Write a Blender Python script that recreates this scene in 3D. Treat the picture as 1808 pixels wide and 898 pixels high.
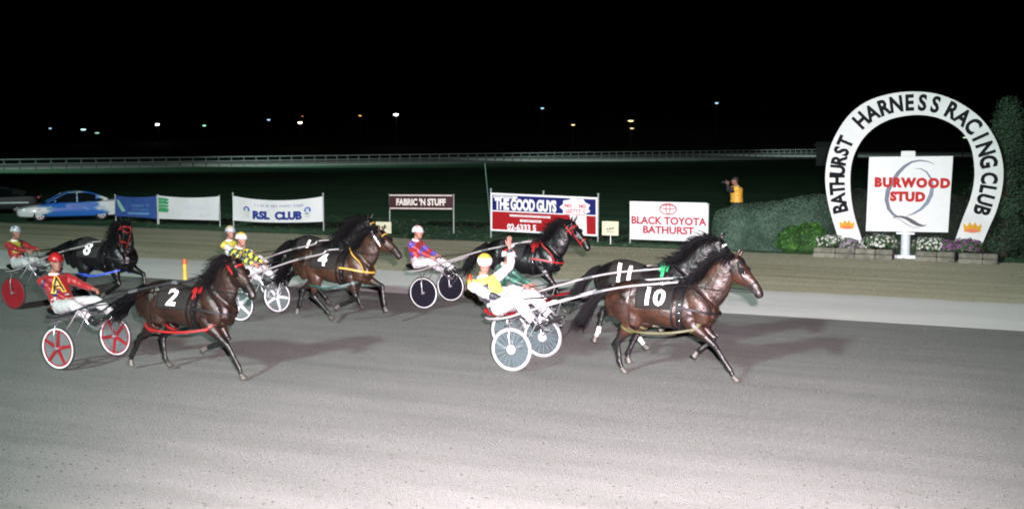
import bpy, bmesh, math, random
from mathutils import Vector, Matrix, noise
from mathutils.bvhtree import BVHTree
R = math.radians
random.seed(7)
for o in list(bpy.data.objects): bpy.data.objects.remove(o)
SC = bpy.context.scene
COL = SC.collection
# ------------------------------------------------------------------ camera
F_PX, W_PX, CX, CY, HOR, CAMH = 2100.0, 1808.0, 904.0, 449.0, 240.0, 3.6
PITCH = math.atan((CY - HOR) / F_PX)
cam = bpy.data.cameras.new('camera'); cam_o = bpy.data.objects.new('camera', cam); COL.objects.link(cam_o)
cam.sensor_fit = 'HORIZONTAL'; cam.sensor_width = 36.0; cam.lens = 36.0 * F_PX / W_PX
cam.clip_start = 0.1; cam.clip_end = 4000
cam_o.location = (0, 0, CAMH); cam_o.rotation_euler = (math.pi / 2 - PITCH, 0, 0)
SC.camera = cam_o
# ------------------------------------------------------------------ night sky, lamps, exposure
world = bpy.data.worlds.new('World'); SC.world = world; world.use_nodes = True
wn = world.node_tree; wn.nodes.clear()
sky = wn.nodes.new('ShaderNodeTexSky'); sky.sky_type = 'NISHITA'; sky.sun_disc = False
sky.sun_elevation = R(-6); sky.sun_rotation = R(200)
bg = wn.nodes.new('ShaderNodeBackground'); bg.inputs['Strength'].default_value = 0.02
wo = wn.nodes.new('ShaderNodeOutputWorld')
wn.links.new(sky.outputs[0], bg.inputs[0]); wn.links.new(bg.outputs[0], wo.inputs[0])
def spot(name, loc, target, energy, col, size_deg, blend, radius):
    l = bpy.data.lights.new(name, 'SPOT'); l.energy = energy; l.color = col
    l.spot_size = R(size_deg); l.spot_blend = blend; l.shadow_soft_size = radius
    o = bpy.data.objects.new(name, l); COL.objects.link(o); o.location = loc
    d = Vector(target) - Vector(loc); o.rotation_euler = d.to_track_quat('-Z', 'Y').to_euler()
    return o
# floodlight mast of the grandstand side (behind and left of the photographer) and the photographer's flash
spot('track_floodlight', (-19, -13.5, 17.5), (0, 21, 0), 98000, (.78, 1.0, .92), 86, .75, 1.1)
spot('camera_flash', (.25, .05, 3.95), (0.5, 13.8, 0.0), 82000, (1.0, .82, .89), 60, 1.0, .06)
vs = SC.view_settings
vs.view_transform = 'Standard'; vs.look = 'None'; vs.exposure = 0; vs.gamma = 1; vs.use_curve_mapping = False
SC.cycles.filter_width = 1.9
try: SC.cycles.sample_clamp_indirect = 5
except Exception: pass

# ------------------------------------------------------------------ world coordinates
HD = R(-24.0)
U = Vector((math.cos(HD), math.sin(HD), 0)); N = Vector((-math.sin(HD), math.cos(HD), 0))
def G(px, py, z=0.0):          # photo pixel on the ground (or the level z) -> world
    d = F_PX * (CAMH - z) / (py - HOR)      # depth along the ground
    # camera is pitched: use the exact ray
    r = Vector(((px - CX) / F_PX, 1.0, -(py - CY) / F_PX))
    c, s = math.cos(PITCH), math.sin(PITCH)
    r = Vector((r.x, r.y * c + r.z * s, -r.y * s + r.z * c))
    k = (z - CAMH) / r.z
    return Vector((r.x * k, r.y * k, z))
def D(px, py, t):              # photo pixel on the vertical plane n.P = t
    r = Vector(((px - CX) / F_PX, 1.0, -(py - CY) / F_PX))
    c, s = math.cos(PITCH), math.sin(PITCH)
    r = Vector((r.x, r.y * c + r.z * s, -r.y * s + r.z * c))
    k = t / (r.dot(N))
    return Vector((r.x * k, r.y * k, CAMH + r.z * k))
def ST(s, t, z=0.0): 
    p = U * s + N * t; return Vector((p.x, p.y, z))
T_EDGE, T_VERGE, T_GREEN, T_SIGN = 23.69, 27.6, 36.65, 38.1

# ------------------------------------------------------------------ materials
MATS = {}
def mat(name, col, rough=.6, metal=0.0, var=.12, scale=6.0, bump=0.0, bscale=60.0, spec=.5, emit=None, es=0, coat=0, trans=0, alpha=None, sheen=0):
    if name in MATS: return MATS[name]
    m = bpy.data.materials.new(name); m.use_nodes = True; MATS[name] = m
    nt = m.node_tree; b = nt.nodes['Principled BSDF']; L = nt.links
    b.inputs['Roughness'].default_value = rough; b.inputs['Metallic'].default_value = metal
    b.inputs['Specular IOR Level'].default_value = spec
    if coat: b.inputs['Coat Weight'].default_value = coat
    if trans: b.inputs['Transmission Weight'].default_value = trans
    if sheen: b.inputs['Sheen Weight'].default_value = sheen
    if alpha is not None: b.inputs['Alpha'].default_value = alpha
    tc = nt.nodes.new('ShaderNodeTexCoord')
    no = nt.nodes.new('ShaderNodeTexNoise'); no.inputs['Scale'].default_value = scale; no.inputs['Detail'].default_value = 5
    L.new(tc.outputs['Object'], no.inputs['Vector'])
    mx = nt.nodes.new('ShaderNodeMix'); mx.data_type = 'RGBA'
    c1 = tuple(max(0, c * (1 - var)) for c in col) + (1,); c2 = tuple(min(1, c * (1 + var)) for c in col) + (1,)
    mr = nt.nodes.new('ShaderNodeMapRange'); mr.inputs[1].default_value = .3; mr.inputs[2].default_value = .7
    L.new(no.outputs[0], mr.inputs[0]); L.new(mr.outputs[0], mx.inputs[0])
    mx.inputs[6].default_value = c1; mx.inputs[7].default_value = c2
    L.new(mx.outputs[2], b.inputs['Base Color'])
    if bump:
        n2 = nt.nodes.new('ShaderNodeTexNoise'); n2.inputs['Scale'].default_value = bscale; n2.inputs['Detail'].default_value = 4
        L.new(tc.outputs['Object'], n2.inputs['Vector'])
        bp = nt.nodes.new('ShaderNodeBump'); bp.inputs['Strength'].default_value = bump; bp.inputs['Distance'].default_value = .01
        L.new(n2.outputs[0], bp.inputs['Height']); L.new(bp.outputs[0], b.inputs['Normal'])
    if emit:
        b.inputs['Emission Color'].default_value = tuple(emit) + (1,); b.inputs['Emission Strength'].default_value = es
    return m

def ground_mat(name, stops, scale, stretch=(1, 1), fine=40.0, bump=.4, bdist=.02, rough=.95, grain=.35):
    """noise ramp in track coordinates (rotated so streaks follow the straight)"""
    m = bpy.data.materials.new(name); m.use_nodes = True
    nt = m.node_tree; b = nt.nodes['Principled BSDF']; L = nt.links; b.inputs['Roughness'].default_value = rough
    b.inputs['Specular IOR Level'].default_value = .15
    tc = nt.nodes.new('ShaderNodeTexCoord'); mp = nt.nodes.new('ShaderNodeMapping')
    mp.vector_type = 'TEXTURE'; mp.inputs['Rotation'].default_value = (0, 0, HD)
    mp.inputs['Scale'].default_value = (stretch[0], stretch[1], 1)
    L.new(tc.outputs['Object'], mp.inputs['Vector'])
    n1 = nt.nodes.new('ShaderNodeTexNoise'); n1.inputs['Scale'].default_value = scale; n1.inputs['Detail'].default_value = 8; n1.inputs['Roughness'].default_value = .6
    L.new(mp.outputs[0], n1.inputs['Vector'])
    n2 = nt.nodes.new('ShaderNodeTexNoise'); n2.inputs['Scale'].default_value = fine; n2.inputs['Detail'].default_value = 6; n2.inputs['Roughness'].default_value = .75
    L.new(tc.outputs['Object'], n2.inputs['Vector'])
    n3 = nt.nodes.new('ShaderNodeTexNoise'); n3.inputs['Scale'].default_value = .12; n3.inputs['Detail'].default_value = 3
    L.new(tc.outputs['Object'], n3.inputs['Vector'])
    a1 = nt.nodes.new('ShaderNodeMath'); a1.operation = 'MULTIPLY_ADD'; a1.inputs[1].default_value = .7; a1.inputs[2].default_value = 0
    L.new(n1.outputs[0], a1.inputs[0])
    a2 = nt.nodes.new('ShaderNodeMath'); a2.operation = 'MULTIPLY_ADD'; a2.inputs[1].default_value = .3
    L.new(n3.outputs[0], a2.inputs[0]); L.new(a1.outputs[0], a2.inputs[2])
    a3 = nt.nodes.new('ShaderNodeMath'); a3.operation = 'MULTIPLY_ADD'; a3.inputs[1].default_value = grain
    sb = nt.nodes.new('ShaderNodeMath'); sb.operation = 'SUBTRACT'; sb.inputs[1].default_value = .5
    L.new(n2.outputs[0], sb.inputs[0]); L.new(sb.outputs[0], a3.inputs[0]); L.new(a2.outputs[0], a3.inputs[2])
    cr = nt.nodes.new('ShaderNodeValToRGB'); L.new(a3.outputs[0], cr.inputs[0])
    e = cr.color_ramp.elements
    while len(e) < len(stops): e.new(.5)
    for i, (p, c) in enumerate(stops): e[i].position = p; e[i].color = tuple(c) + (1,)
    L.new(cr.outputs[0], b.inputs['Base Color'])
    bp = nt.nodes.new('ShaderNodeBump'); bp.inputs['Strength'].default_value = bump; bp.inputs['Distance'].default_value = bdist
    L.new(n2.outputs[0], bp.inputs['Height']); L.new(bp.outputs[0], b.inputs['Normal'])
    return m

# ------------------------------------------------------------------ mesh helpers
class MB:
    def __init__(s): s.v = []; s.f = []; s.m = []
    def add(s, vs, fs, mi=0):
        o = len(s.v); s.v += [tuple(v) for v in vs]; s.f += [tuple(i + o for i in f) for f in fs]; s.m += [mi] * len(fs)
    def mesh(s, name='m'):
        me = bpy.data.meshes.new(name); me.from_pydata(s.v, [], s.f); me.polygons.foreach_set('material_index', s.m); me.update(); return me
    def build(s, name, mats, parent=None, smooth=True, fixn=True):
        me = s.mesh(name)
        if fixn:
            bm = bmesh.new(); bm.from_mesh(me); bmesh.ops.recalc_face_normals(bm, faces=bm.faces); bm.to_mesh(me); bm.free()
        return link(name, me, mats, parent, smooth)
def link(name, me, mats, parent=None, smooth=True):
    if not isinstance(mats, (list, tuple)): mats = [mats]
    if len(me.materials): me.materials.clear()
    for m in mats: me.materials.append(m)
    if smooth:
        me.polygons.foreach_set('use_smooth', [True] * len(me.polygons))
        try: me.set_sharp_from_angle(angle=R(40))
        except Exception: pass
    o = bpy.data.objects.new(name, me); COL.objects.link(o)
    if parent: o.parent = parent
    return o
def tag(o, label=None, cat=None, group=None, kind=None):
    if label: o['label'] = label
    if cat: o['category'] = cat
    if group: o['group'] = group
    if kind: o['kind'] = kind
    return o
def empty(name, loc, rz=0, label=None, cat=None, group=None):
    o = bpy.data.objects.new(name, None); COL.objects.link(o); o.location = loc; o.rotation_euler = (0, 0, rz)
    o.empty_display_size = .2
    return tag(o, label, cat, group)
def cr(p0, p1, p2, p3, t):
    return .5 * ((2 * p1) + (-p0 + p2) * t + (2 * p0 - 5 * p1 + 4 * p2 - p3) * t * t + (-p0 + 3 * p1 - 3 * p2 + p3) * t ** 3)
def smooth_path(rows, steps):
    """rows: lists of Vectors/floats columns; Catmull-Rom"""
    out = []; n = len(rows)
    for i in range(n - 1):
        a, b, c, d = rows[max(i - 1, 0)], rows[i], rows[i + 1], rows[min(i + 2, n - 1)]
        for k in range(steps):
            t = k / steps
            out.append([cr(a[j], b[j], c[j], d[j], t) for j in range(len(b))])
    out.append(list(rows[-1])); return out
def loft(B, rows, side=(0, 1, 0), seg=14, steps=3, mi=0, egg=0.0):
    """rows: (x,y,z, r_side, r_normal)"""
    rr = [[Vector(r[:3]), float(r[3]), float(r[4] if len(r) > 4 else r[3])] for r in rows]
    P = smooth_path(rr, steps) if steps > 1 else rr
    vs = []; fs = []; n = len(P); side = Vector(side)
    for i, (c, ra, rb) in enumerate(P):
        t = (P[min(i + 1, n - 1)][0] - P[max(i - 1, 0)][0])
        if t.length < 1e-9: t = Vector((1, 0, 0))
        t.normalize(); s = side - t * side.dot(t)
        if s.length < 1e-4: s = Vector((0, 0, 1)) - t * t.z
        if s.length < 1e-4: s = Vector((1, 0, 0)) - t * t.x
        s.normalize(); nn = t.cross(s).normalized()
        if nn.z < 0 and abs(t.z) < .9: nn = -nn
        ra = max(ra, .0005); rb = max(rb, .0005)
        for k in range(seg):
            a = 2 * math.pi * k / seg; w = ra * math.cos(a) * (1 - egg * math.sin(a))
            vs.append(c + s * w + nn * (rb * math.sin(a)))
    # keep ring orientation consistent
    for i in range(n - 1):
        for k in range(seg):
            k2 = (k + 1) % seg
            fs.append((i * seg + k, i * seg + k2, (i + 1) * seg + k2, (i + 1) * seg + k))
    fs.append(tuple(range(seg - 1, -1, -1))); fs.append(tuple((n - 1) * seg + k for k in range(seg)))
    B.add(vs, fs, mi)
def tube(B, pts, r, seg=8, steps=1, mi=0):
    """round tube with parallel transport"""
    pts = [Vector(p) for p in pts]
    rs = r if isinstance(r, (list, tuple)) else [r] * len(pts)
    if steps > 1:
        P = smooth_path([[p, q] for p, q in zip(pts, rs)], steps); pts = [a[0] for a in P]; rs = [a[1] for a in P]
    n = len(pts); vs = []; fs = []; prev = None
    for i in range(n):
        t = (pts[min(i + 1, n - 1)] - pts[max(i - 1, 0)]).normalized()
        if prev is None:
            prev = t.orthogonal().normalized()
        s = (prev - t * prev.dot(t)).normalized(); prev = s; q = t.cross(s)
        for k in range(seg):
            a = 2 * math.pi * k / seg; vs.append(pts[i] + s * (rs[i] * math.cos(a)) + q * (rs[i] * math.sin(a)))
    for i in range(n - 1):
        for k in range(seg):
            k2 = (k + 1) % seg; fs.append((i * seg + k, i * seg + k2, (i + 1) * seg + k2, (i + 1) * seg + k))
    fs.append(tuple(range(seg - 1, -1, -1))); fs.append(tuple((n - 1) * seg + k for k in range(seg)))
    B.add(vs, fs, mi)
def box(B, c, h, mi=0, ax=None, bev=0.0):
    """box centre c, half sizes h, optional axes (3 vectors); bevelled vertical+horizontal edges when bev"""
    c = Vector(c); ax = ax or (Vector((1, 0, 0)), Vector((0, 1, 0)), Vector((0, 0, 1)))
    bm = bmesh.new(); bmesh.ops.create_cube(bm, size=2)
    for v in bm.verts: v.co = Vector((v.co.x * h[0], v.co.y * h[1], v.co.z * h[2]))
    if bev: bmesh.ops.bevel(bm, geom=bm.edges[:], offset=bev, segments=2, affect='EDGES')
    bm.verts.ensure_lookup_table()
    vs = [c + ax[0] * v.co.x + ax[1] * v.co.y + ax[2] * v.co.z for v in bm.verts]
    B.add(vs, [tuple(v.index for v in f.verts) for f in bm.faces], mi); bm.free()
def ellipsoid(B, c, r, mi=0, seg=16, rings=10, rot=None):
    c = Vector(c); vs = []; fs = []
    for i in range(1, rings):
        th = math.pi * i / rings
        for k in range(seg):
            a = 2 * math.pi * k / seg
            p = Vector((r[0] * math.sin(th) * math.cos(a), r[1] * math.sin(th) * math.sin(a), r[2] * math.cos(th)))
            vs.append(c + (rot @ p if rot else p))
    for i in range(rings - 2):
        for k in range(seg):
            k2 = (k + 1) % seg; fs.append((i * seg + k, (i + 1) * seg + k, (i + 1) * seg + k2, i * seg + k2))
    top = len(vs); vs.append(c + (rot @ Vector((0, 0, r[2])) if rot else Vector((0, 0, r[2]))))
    bot = len(vs); vs.append(c - (rot @ Vector((0, 0, r[2])) if rot else Vector((0, 0, r[2]))))
    for k in range(seg):
        k2 = (k + 1) % seg; fs.append((top, k, k2)); fs.append((bot, (rings - 2) * seg + k2, (rings - 2) * seg + k))
    B.add(vs, fs, mi)
def torus(B, c, axis, R_, r, mi=0, seg=48, rs=8, wx=1.0):
    c = Vector(c); a = Vector(axis).normalized(); s = a.orthogonal().normalized(); q = a.cross(s)
    vs = []; fs = []
    for i in range(seg):
        t = 2 * math.pi * i / seg; d = s * math.cos(t) + q * math.sin(t)
        for k in range(rs):
            u = 2 * math.pi * k / rs; vs.append(c + d * (R_ + r * math.cos(u)) + a * (r * wx * math.sin(u)))
    for i in range(seg):
        for k in range(rs):
            i2 = (i + 1) % seg; k2 = (k + 1) % rs
            fs.append((i * rs + k, i2 * rs + k, i2 * rs + k2, i * rs + k2))
    B.add(vs, fs, mi)
def disc(B, c, axis, r0, r1, th, mi=0, seg=40):
    c = Vector(c); a = Vector(axis).normalized(); s = a.orthogonal().normalized(); q = a.cross(s); vs = []; fs = []
    for i in range(seg):
        t = 2 * math.pi * i / seg; d = s * math.cos(t) + q * math.sin(t)
        vs += [c + d * r0 + a * th, c + d * r1 + a * th, c + d * r1 - a * th, c + d * r0 - a * th]
    for i in range(seg):
        j = (i + 1) % seg
        for k in range(4):
            k2 = (k + 1) % 4; fs.append((i * 4 + k, i * 4 + k2, j * 4 + k2, j * 4 + k))
    B.add(vs, fs, mi)
def fuse(name, B, voxel, it, mats, parent=None, fac=.5):
    me = B.mesh(name)
    bm = bmesh.new(); bm.from_mesh(me); bmesh.ops.recalc_face_normals(bm, faces=bm.faces); bm.to_mesh(me); bm.free()
    o = bpy.data.objects.new(name, me); COL.objects.link(o)
    r = o.modifiers.new('r', 'REMESH'); r.mode = 'VOXEL'; r.voxel_size = voxel; r.use_smooth_shade = True
    s = o.modifiers.new('s', 'SMOOTH'); s.factor = fac; s.iterations = it
    dg = bpy.context.evaluated_depsgraph_get(); dg.update()
    m2 = bpy.data.meshes.new_from_object(o.evaluated_get(dg)); bpy.data.objects.remove(o); bpy.data.meshes.remove(me)
    m2.name = name
    return link(name, m2, mats, parent)
def bvh_of(o):
    me = o.data
    return BVHTree.FromPolygons([v.co.copy() for v in me.vertices], [tuple(p.vertices) for p in me.polygons])
def textmesh(txt, size, bold=0.0, spacing=1.0, align='CENTER', shear=0.0, res=3, sx=1.0):
    cu = bpy.data.curves.new('t', 'FONT'); cu.body = txt; cu.size = size; cu.offset = bold; cu.space_character = spacing
    cu.align_x = align; cu.align_y = 'CENTER'; cu.shear = shear; cu.resolution_u = res
    o = bpy.data.objects.new('t', cu); COL.objects.link(o)
    dg = bpy.context.evaluated_depsgraph_get(); dg.update()
    me = bpy.data.meshes.new_from_object(o.evaluated_get(dg)); bpy.data.objects.remove(o); bpy.data.curves.remove(cu)
    for v in me.vertices: v.co.x *= sx
    return me
def dice(me, cuts=3):
    bm = bmesh.new(); bm.from_mesh(me); bmesh.ops.remove_doubles(bm, verts=bm.verts, dist=1e-5); bmesh.ops.triangulate(bm, faces=bm.faces)
    for _ in range(cuts):
        ee = [q for q in bm.edges if q.calc_length() > .03]
        if not ee: break
        bmesh.ops.subdivide_edges(bm, edges=ee, cuts=1); bmesh.ops.triangulate(bm, faces=bm.faces)
    bm.to_mesh(me); bm.free(); return me
def flat_text(B, txt, size, org, xa, za, off, mi=0, th=.004, **k):
    """lettering laid on a board: org centre, xa/za board axes, standing off along normal"""
    me = textmesh(txt, size, **k); nrm = xa.cross(za).normalized()
    vs = [org + xa * v.co.x + za * v.co.y + nrm * off for v in me.vertices]
    B.add(vs, [tuple(p.vertices) for p in me.polygons], mi); bpy.data.meshes.remove(me)
def poly(B, pts, mi=0): B.add(pts, [tuple(range(len(pts)))], mi)
def slabpoly(B, pts2, org, xa, za, off, th, mi=0):
    """outline (x,z) -> thin extruded slab on a board"""
    n = xa.cross(za).normalized(); k = len(pts2)
    a = [org + xa * p[0] + za * p[1] + n * (off + th) for p in pts2]; b = [org + xa * p[0] + za * p[1] + n * off for p in pts2]
    B.add(a + b, [tuple(range(k)), tuple(range(2 * k - 1, k - 1, -1))] + [(i, k + i, k + (i + 1) % k, (i + 1) % k) for i in range(k)], mi)
def stroke(B, pts2, widths, org, xa, za, off, mi=0):
    """brush stroke of varying width on a board"""
    n = xa.cross(za).normalized(); vs = []; k = len(pts2)
    for i, p in enumerate(pts2):
        q0 = Vector(pts2[max(i - 1, 0)]); q1 = Vector(pts2[min(i + 1, k - 1)]); t = (q1 - q0).normalized(); s = Vector((-t.y, t.x)); w = widths[i] / 2
        for sg in (1, -1):
            q = Vector(p) + s * (w * sg); vs.append(org + xa * q.x + za * q.y + n * off)
    B.add(vs, [(2 * i, 2 * i + 1, 2 * i + 3, 2 * i + 2) for i in range(k - 1)], mi)
# ------------------------------------------------------------------ the ground
m_track = ground_mat('track_dust', [(.22, (.134, .143, .134)), (.5, (.198, .205, .195)), (.78, (.252, .256, .246))], 1.8, (7, 1), 38, .9, .035, grain=.75)
m_sand = ground_mat('pale_sand', [(.25, (.62, .62, .60)), (.5, (.76, .75, .73)), (.75, (.82, .81, .79))], .7, (6, 1), 30, .4, .03)
m_dry = ground_mat('dry_grass', [(.28, (.28, .28, .17)), (.42, (.48, .45, .31)), (.56, (.60, .56, .42)), (.72, (.72, .67, .54))], 1.6, (16, 1), 18, .8, .05, grain=.6)
m_green = ground_mat('night_grass', [(.3, (.032, .085, .044)), (.5, (.062, .145, .078)), (.72, (.11, .21, .12))], .5, (4, 1), 9, .8, .08, grain=.6)
m_far = ground_mat('far_sand', [(.3, (.3, .3, .27)), (.7, (.42, .42, .38))], .05, (4, 1), 2, .2, .02)
m_hill = ground_mat('dark_hill', [(.3, (.02, .03, .015)), (.7, (.04, .055, .03))], .02, (1, 1), .5, .2, .1)

def strip(name, t0, t1, z, m, s0=-160, s1=140, rough0=0.0, rough1=0.0, step=None, seed=0):
    B = MB(); n = int((s1 - s0) / (step or 10)); vs = []
    for i in range(n + 1):
        s = s0 + (s1 - s0) * i / n
        a = t0 + rough0 * (noise.noise(Vector((s * .35, seed, 0))) + .5 * noise.noise(Vector((s * 1.7, seed, 3))))
        b = t1 + rough1 * (noise.noise(Vector((s * .35, seed + 9, 0))) + .5 * noise.noise(Vector((s * 1.7, seed + 9, 3))))
        vs += [ST(s, a, z), ST(s, b, z)]
    B.add(vs, [(2 * i, 2 * i + 2, 2 * i + 3, 2 * i + 1) for i in range(n)])
    o = B.build(name, m, smooth=False, fixn=False); tag(o, kind='structure'); return o
# one sheet to the horizon
def terr(x, y):
    d = math.hypot(x, y)
    if d < 300: return -.004
    k = (d - 300)
    return k * .02 + (noise.noise(Vector((x * .004, y * .004, 0))) + .6) * min(k * .06, 26)
B = MB(); nx, ny = 60, 60; vs = []
for j in range(ny + 1):
    y = -60 + 1460 * (j / ny) ** 1.5
    for i in range(nx + 1):
        x = -1100 + 2200 * i / nx; vs.append((x, y, terr(x, y)))
B.add(vs, [(j * (nx + 1) + i, j * (nx + 1) + i + 1, (j + 1) * (nx + 1) + i + 1, (j + 1) * (nx + 1) + i) for j in range(ny) for i in range(nx)])
tag(B.build('ground', m_hill, fixn=False), kind='structure')
strip('infield_grass', T_GREEN - .3, 170, .002, m_green, -230, 220)
strip('grass_verge', T_VERGE - .3, T_GREEN, .007, m_dry, rough1=.35, step=.5)
strip('sand_strip', T_EDGE - .2, T_VERGE, .012, m_sand, rough1=.25, step=.5, seed=4)
strip('track_surface', -40, T_EDGE, .017, m_track, rough1=.03, step=.5, seed=2)
# far straight of the track: pale band running away to the right
fa, fb = G(-60, 300.9), G(1900, 275); fc, fd = G(-60, 290), G(1900, 262)
B = MB(); B.add([Vector((p.x, p.y, .03)) for p in (fa, fb, fd, fc)], [(0, 1, 2, 3)])
tag(B.build('far_track', m_far, smooth=False, fixn=False), kind='structure')

# grass tufts on the verge and the infield edge (ground cover, uncountable)
B = MB(); rnd = random.Random(3)
def tuft(B, p, h, n, mi, rnd):
    for _ in range(n):
        a = rnd.uniform(0, 6.28); w = .006 + .006 * rnd.random(); hh = h * rnd.uniform(.5, 1.2); l = rnd.uniform(.1, .6) * hh
        q = p + Vector((rnd.uniform(-.05, .05), rnd.uniform(-.05, .05), 0)); d = Vector((math.cos(a), math.sin(a), 0)); s = Vector((-d.y, d.x, 0)) * w
        B.add([q - s, q + s, q + d * l + Vector((0, 0, hh))], [(0, 1, 2)], mi)
for _ in range(5000):
    t = T_VERGE + (T_GREEN - T_VERGE) * rnd.random() ** .8; s = rnd.uniform(-26, 10 + 6)
    tuft(B, ST(s, t, .007), .022, 5, rnd.choice((0, 0, 1, 1)), rnd)
for _ in range(4200):
    t = rnd.uniform(T_GREEN - .2, T_GREEN + 9); s = rnd.uniform(-36, 12)
    tuft(B, ST(s, t, .002), .045, 6, rnd.choice((1, 2, 2, 2, 3)), rnd)
gm = [mat('straw_blade', (.15, .14, .095), .9), mat('olive_blade', (.11, .11, .065), .9), mat('green_blade', (.022, .052, .026), .9), mat('dark_blade', (.012, .03, .014), .9)]
o = B.build('grass_tufts', gm, smooth=False, fixn=False); tag(o, 'short dry and green grass tufts beyond the sand edge of the track', 'grass', kind='stuff')

# loose clods and kicked up grit on the track (uncountable)
B = MB(); rnd = random.Random(11)
for _ in range(6000):
    d = rnd.uniform(10.2, 24) if rnd.random() < .5 else rnd.uniform(10.2, 16); x = rnd.uniform(-.47, .47) * d; p = Vector((x, d, .017))
    if p.dot(N) > T_EDGE - .1: continue
    r = .006 + .016 * rnd.random() ** 3; q = [p + Vector((rnd.uniform(-1, 1) * r * .3 + r * math.cos(a), r * math.sin(a), 0)) for a in (0, 1.5, 3.1, 4.6)]; t = p + Vector((rnd.uniform(-.3, .3) * r, rnd.uniform(-.3, .3) * r, r * rnd.uniform(.5, .9)))
    B.add(q + [t], [(0, 1, 4), (1, 2, 4), (2, 3, 4), (3, 0, 4)])
o = B.build('track_grit', mat('grit', (.050, .050, .046), 1.0, spec=.05), smooth=False, fixn=False); tag(o, 'loose grit and small clods scattered over the track', 'grit', kind='stuff')

# ------------------------------------------------------------------ far rail fence
m_rail = mat('dull_white_rail', (.28, .30, .30), .8); m_rpost = mat('rail_post_grey', (.16, .18, .18), .8)
def far_pt(px):
    y = 300.5 - (px - 8) * (300.5 - 274.5) / 1442.0      # ground line of the rail
    return G(px, y)
ra, rb = far_pt(-80), far_pt(1480)
fence = empty('running_rail', ra, 0, 'long pale running rail with posts on the far side of the infield', 'fence')
B = MB(); dv = rb - ra; ln = dv.length; du = dv.normalized(); dn = Vector((-du.y, du.x, 0)); zz = Vector((0, 0, 1))
box(B, dv / 2 + zz * 1.12, (ln / 2, .03, .06), ax=(du, dn, zz)); rl = B.build('top_rail', m_rail, fence, smooth=False)
B = MB(); box(B, dv / 2 + zz * .62 , (ln / 2, .02, .05), ax=(du, dn, zz)); B.build('lower_rail', m_rail, fence, smooth=False)
npost = 96
B = MB(); box(B, (0, 0, .53), (.07, .07, .53), ax=(du, dn, zz)); pm = B.mesh('post')
for i in range(npost):
    o = link('post', pm if i else pm, m_rpost, fence, False); o.location = dv * (i / (npost - 1)) - dn * .0 + dn * .1
# ------------------------------------------------------------------ distant lamps
def lamp_post(px, py, dd, col, es, r, label, streak=0, watts=0):
    p = G(px, 280); dirv = Vector((p.x, p.y, 0)).normalized(); 
    x = (px - CX) / F_PX * dd; z = CAMH + (HOR - py) / F_PX * dd
    base = Vector((x, dd, max(terr(x, dd), 0)))
    h = max(z - base.z, 2.0)
    e = empty('street_lamp', base, 0, label, 'lamp', 'distant lamps across the infield')
    B = MB(); tube(B, [(0, 0, 0), (0, 0, h * .6), (0, .0, h + .25)], [.11, .08, .05], 6); tube(B, [(0, 0, h + .2), (0, -.7, h + .3)], .04, 6)
    B.build('pole', mat('lamp_pole', (.02, .02, .02), .9), e)
    B = MB(); box(B, (0, -.7, h + .22), (r * 1.25, .28, .07), bev=.02); B.build('lamp_head', mat('lamp_hood', (.2, .2, .2), .5), e)
    B = MB(); r *= .62; ellipsoid(B, (0, -.72, h), (r * 1.15, r * .8, r * (.32 if streak else .6)), seg=12, rings=8)
    B.build('lamp_lens', mat('lens_' + '_'.join(str(int(c * 100)) for c in col) + '_%d' % es, col, .4, emit=col, es=es), e)
    if watts:
        l = bpy.data.lights.new('lamp_light', 'POINT'); l.energy = watts; l.color = col; l.shadow_soft_size = .3
        lo = bpy.data.objects.new('lamp_light', l); COL.objects.link(lo); lo.parent = e; lo.location = (0, -.75, h - .9)
LP = [(95, 227, 310, (.45, .7, 1), 1, .55, 'dim blue lamp, the leftmost of the distant lights', 0, 0),
      (153, 229, 300, (.55, .95, .85), 2, .95, 'flat greenish distant lamp second from the left', 1, 0),
      (177, 235, 290, (.45, .8, .6), 1, .8, 'small low green lamp just right of the flat greenish one', 1, 0),
      (283, 220, 310, (.8, .97, 1), 9, .75, 'bright white distant lamp above the blue banner', 0, 0),
      (365, 222, 315, (.25, .8, .45), 2, .6, 'green distant lamp above the white and green banner', 0, 0),
      (478, 212, 320, (.45, .65, .9), 1.5, .6, 'dim bluish distant lamp left of the orange one', 0, 0),
      (533, 217, 300, (1, .72, .45), 9, .75, 'bright orange distant lamp above the club banner', 0, 0),
      (537, 206, 330, (1, .35, .08), 1, .4, 'tiny red orange lamp right above the bright orange one', 1, 0),
      (638, 205, 320, (1, .5, .1), 2, .55, 'small amber distant lamp between the orange and the brightest lamps', 1, 0),
      (701, 203, 300, (.85, .97, 1), 12, .8, 'brightest bluish white distant lamp on a tall pole near the middle', 0, 0),
      (957, 192, 325, (.4, .7, .9), 1.5, .6, 'dim blue distant lamp high above the red and blue banner', 0, 0),
      (1011, 221, 305, (1, .72, .35), 3, .6, 'low amber distant lamp, alone, right of the dim blue one', 1, 0),
      (1112, 214, 310, (1, .75, .35), 2.5, 1.0, 'wide amber distant lamp above another, over the white car dealer board', 1, 0),
      (1114, 227, 300, (1, .7, .35), 1.6, .7, 'lower amber lamp of the pair, over the white car dealer board', 1, 0),
      (1262, 183, 330, (.4, .7, .85), 1.5, .65, 'dim blue distant lamp, highest of all, above the hedge', 0, 0),
      (1697, 243, 200, (.6, .9, .6), 1.2, .5, 'small greenish lamp seen through the right side of the horseshoe arch', 1, 0)]
for a in LP: lamp_post(*a)
# unseen fill spots, added to brighten the far rail and track
for px, dd in ((60, 128), (520, 148), (980, 180), (1420, 215)):
    x = (px - CX) / F_PX * dd
    l = spot('far_rail_fill', (x - 6, dd - 14, 15), (x + 8, dd + 12, 0), 15000, (.75, 1, .97), 115, 1, .4)
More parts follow.
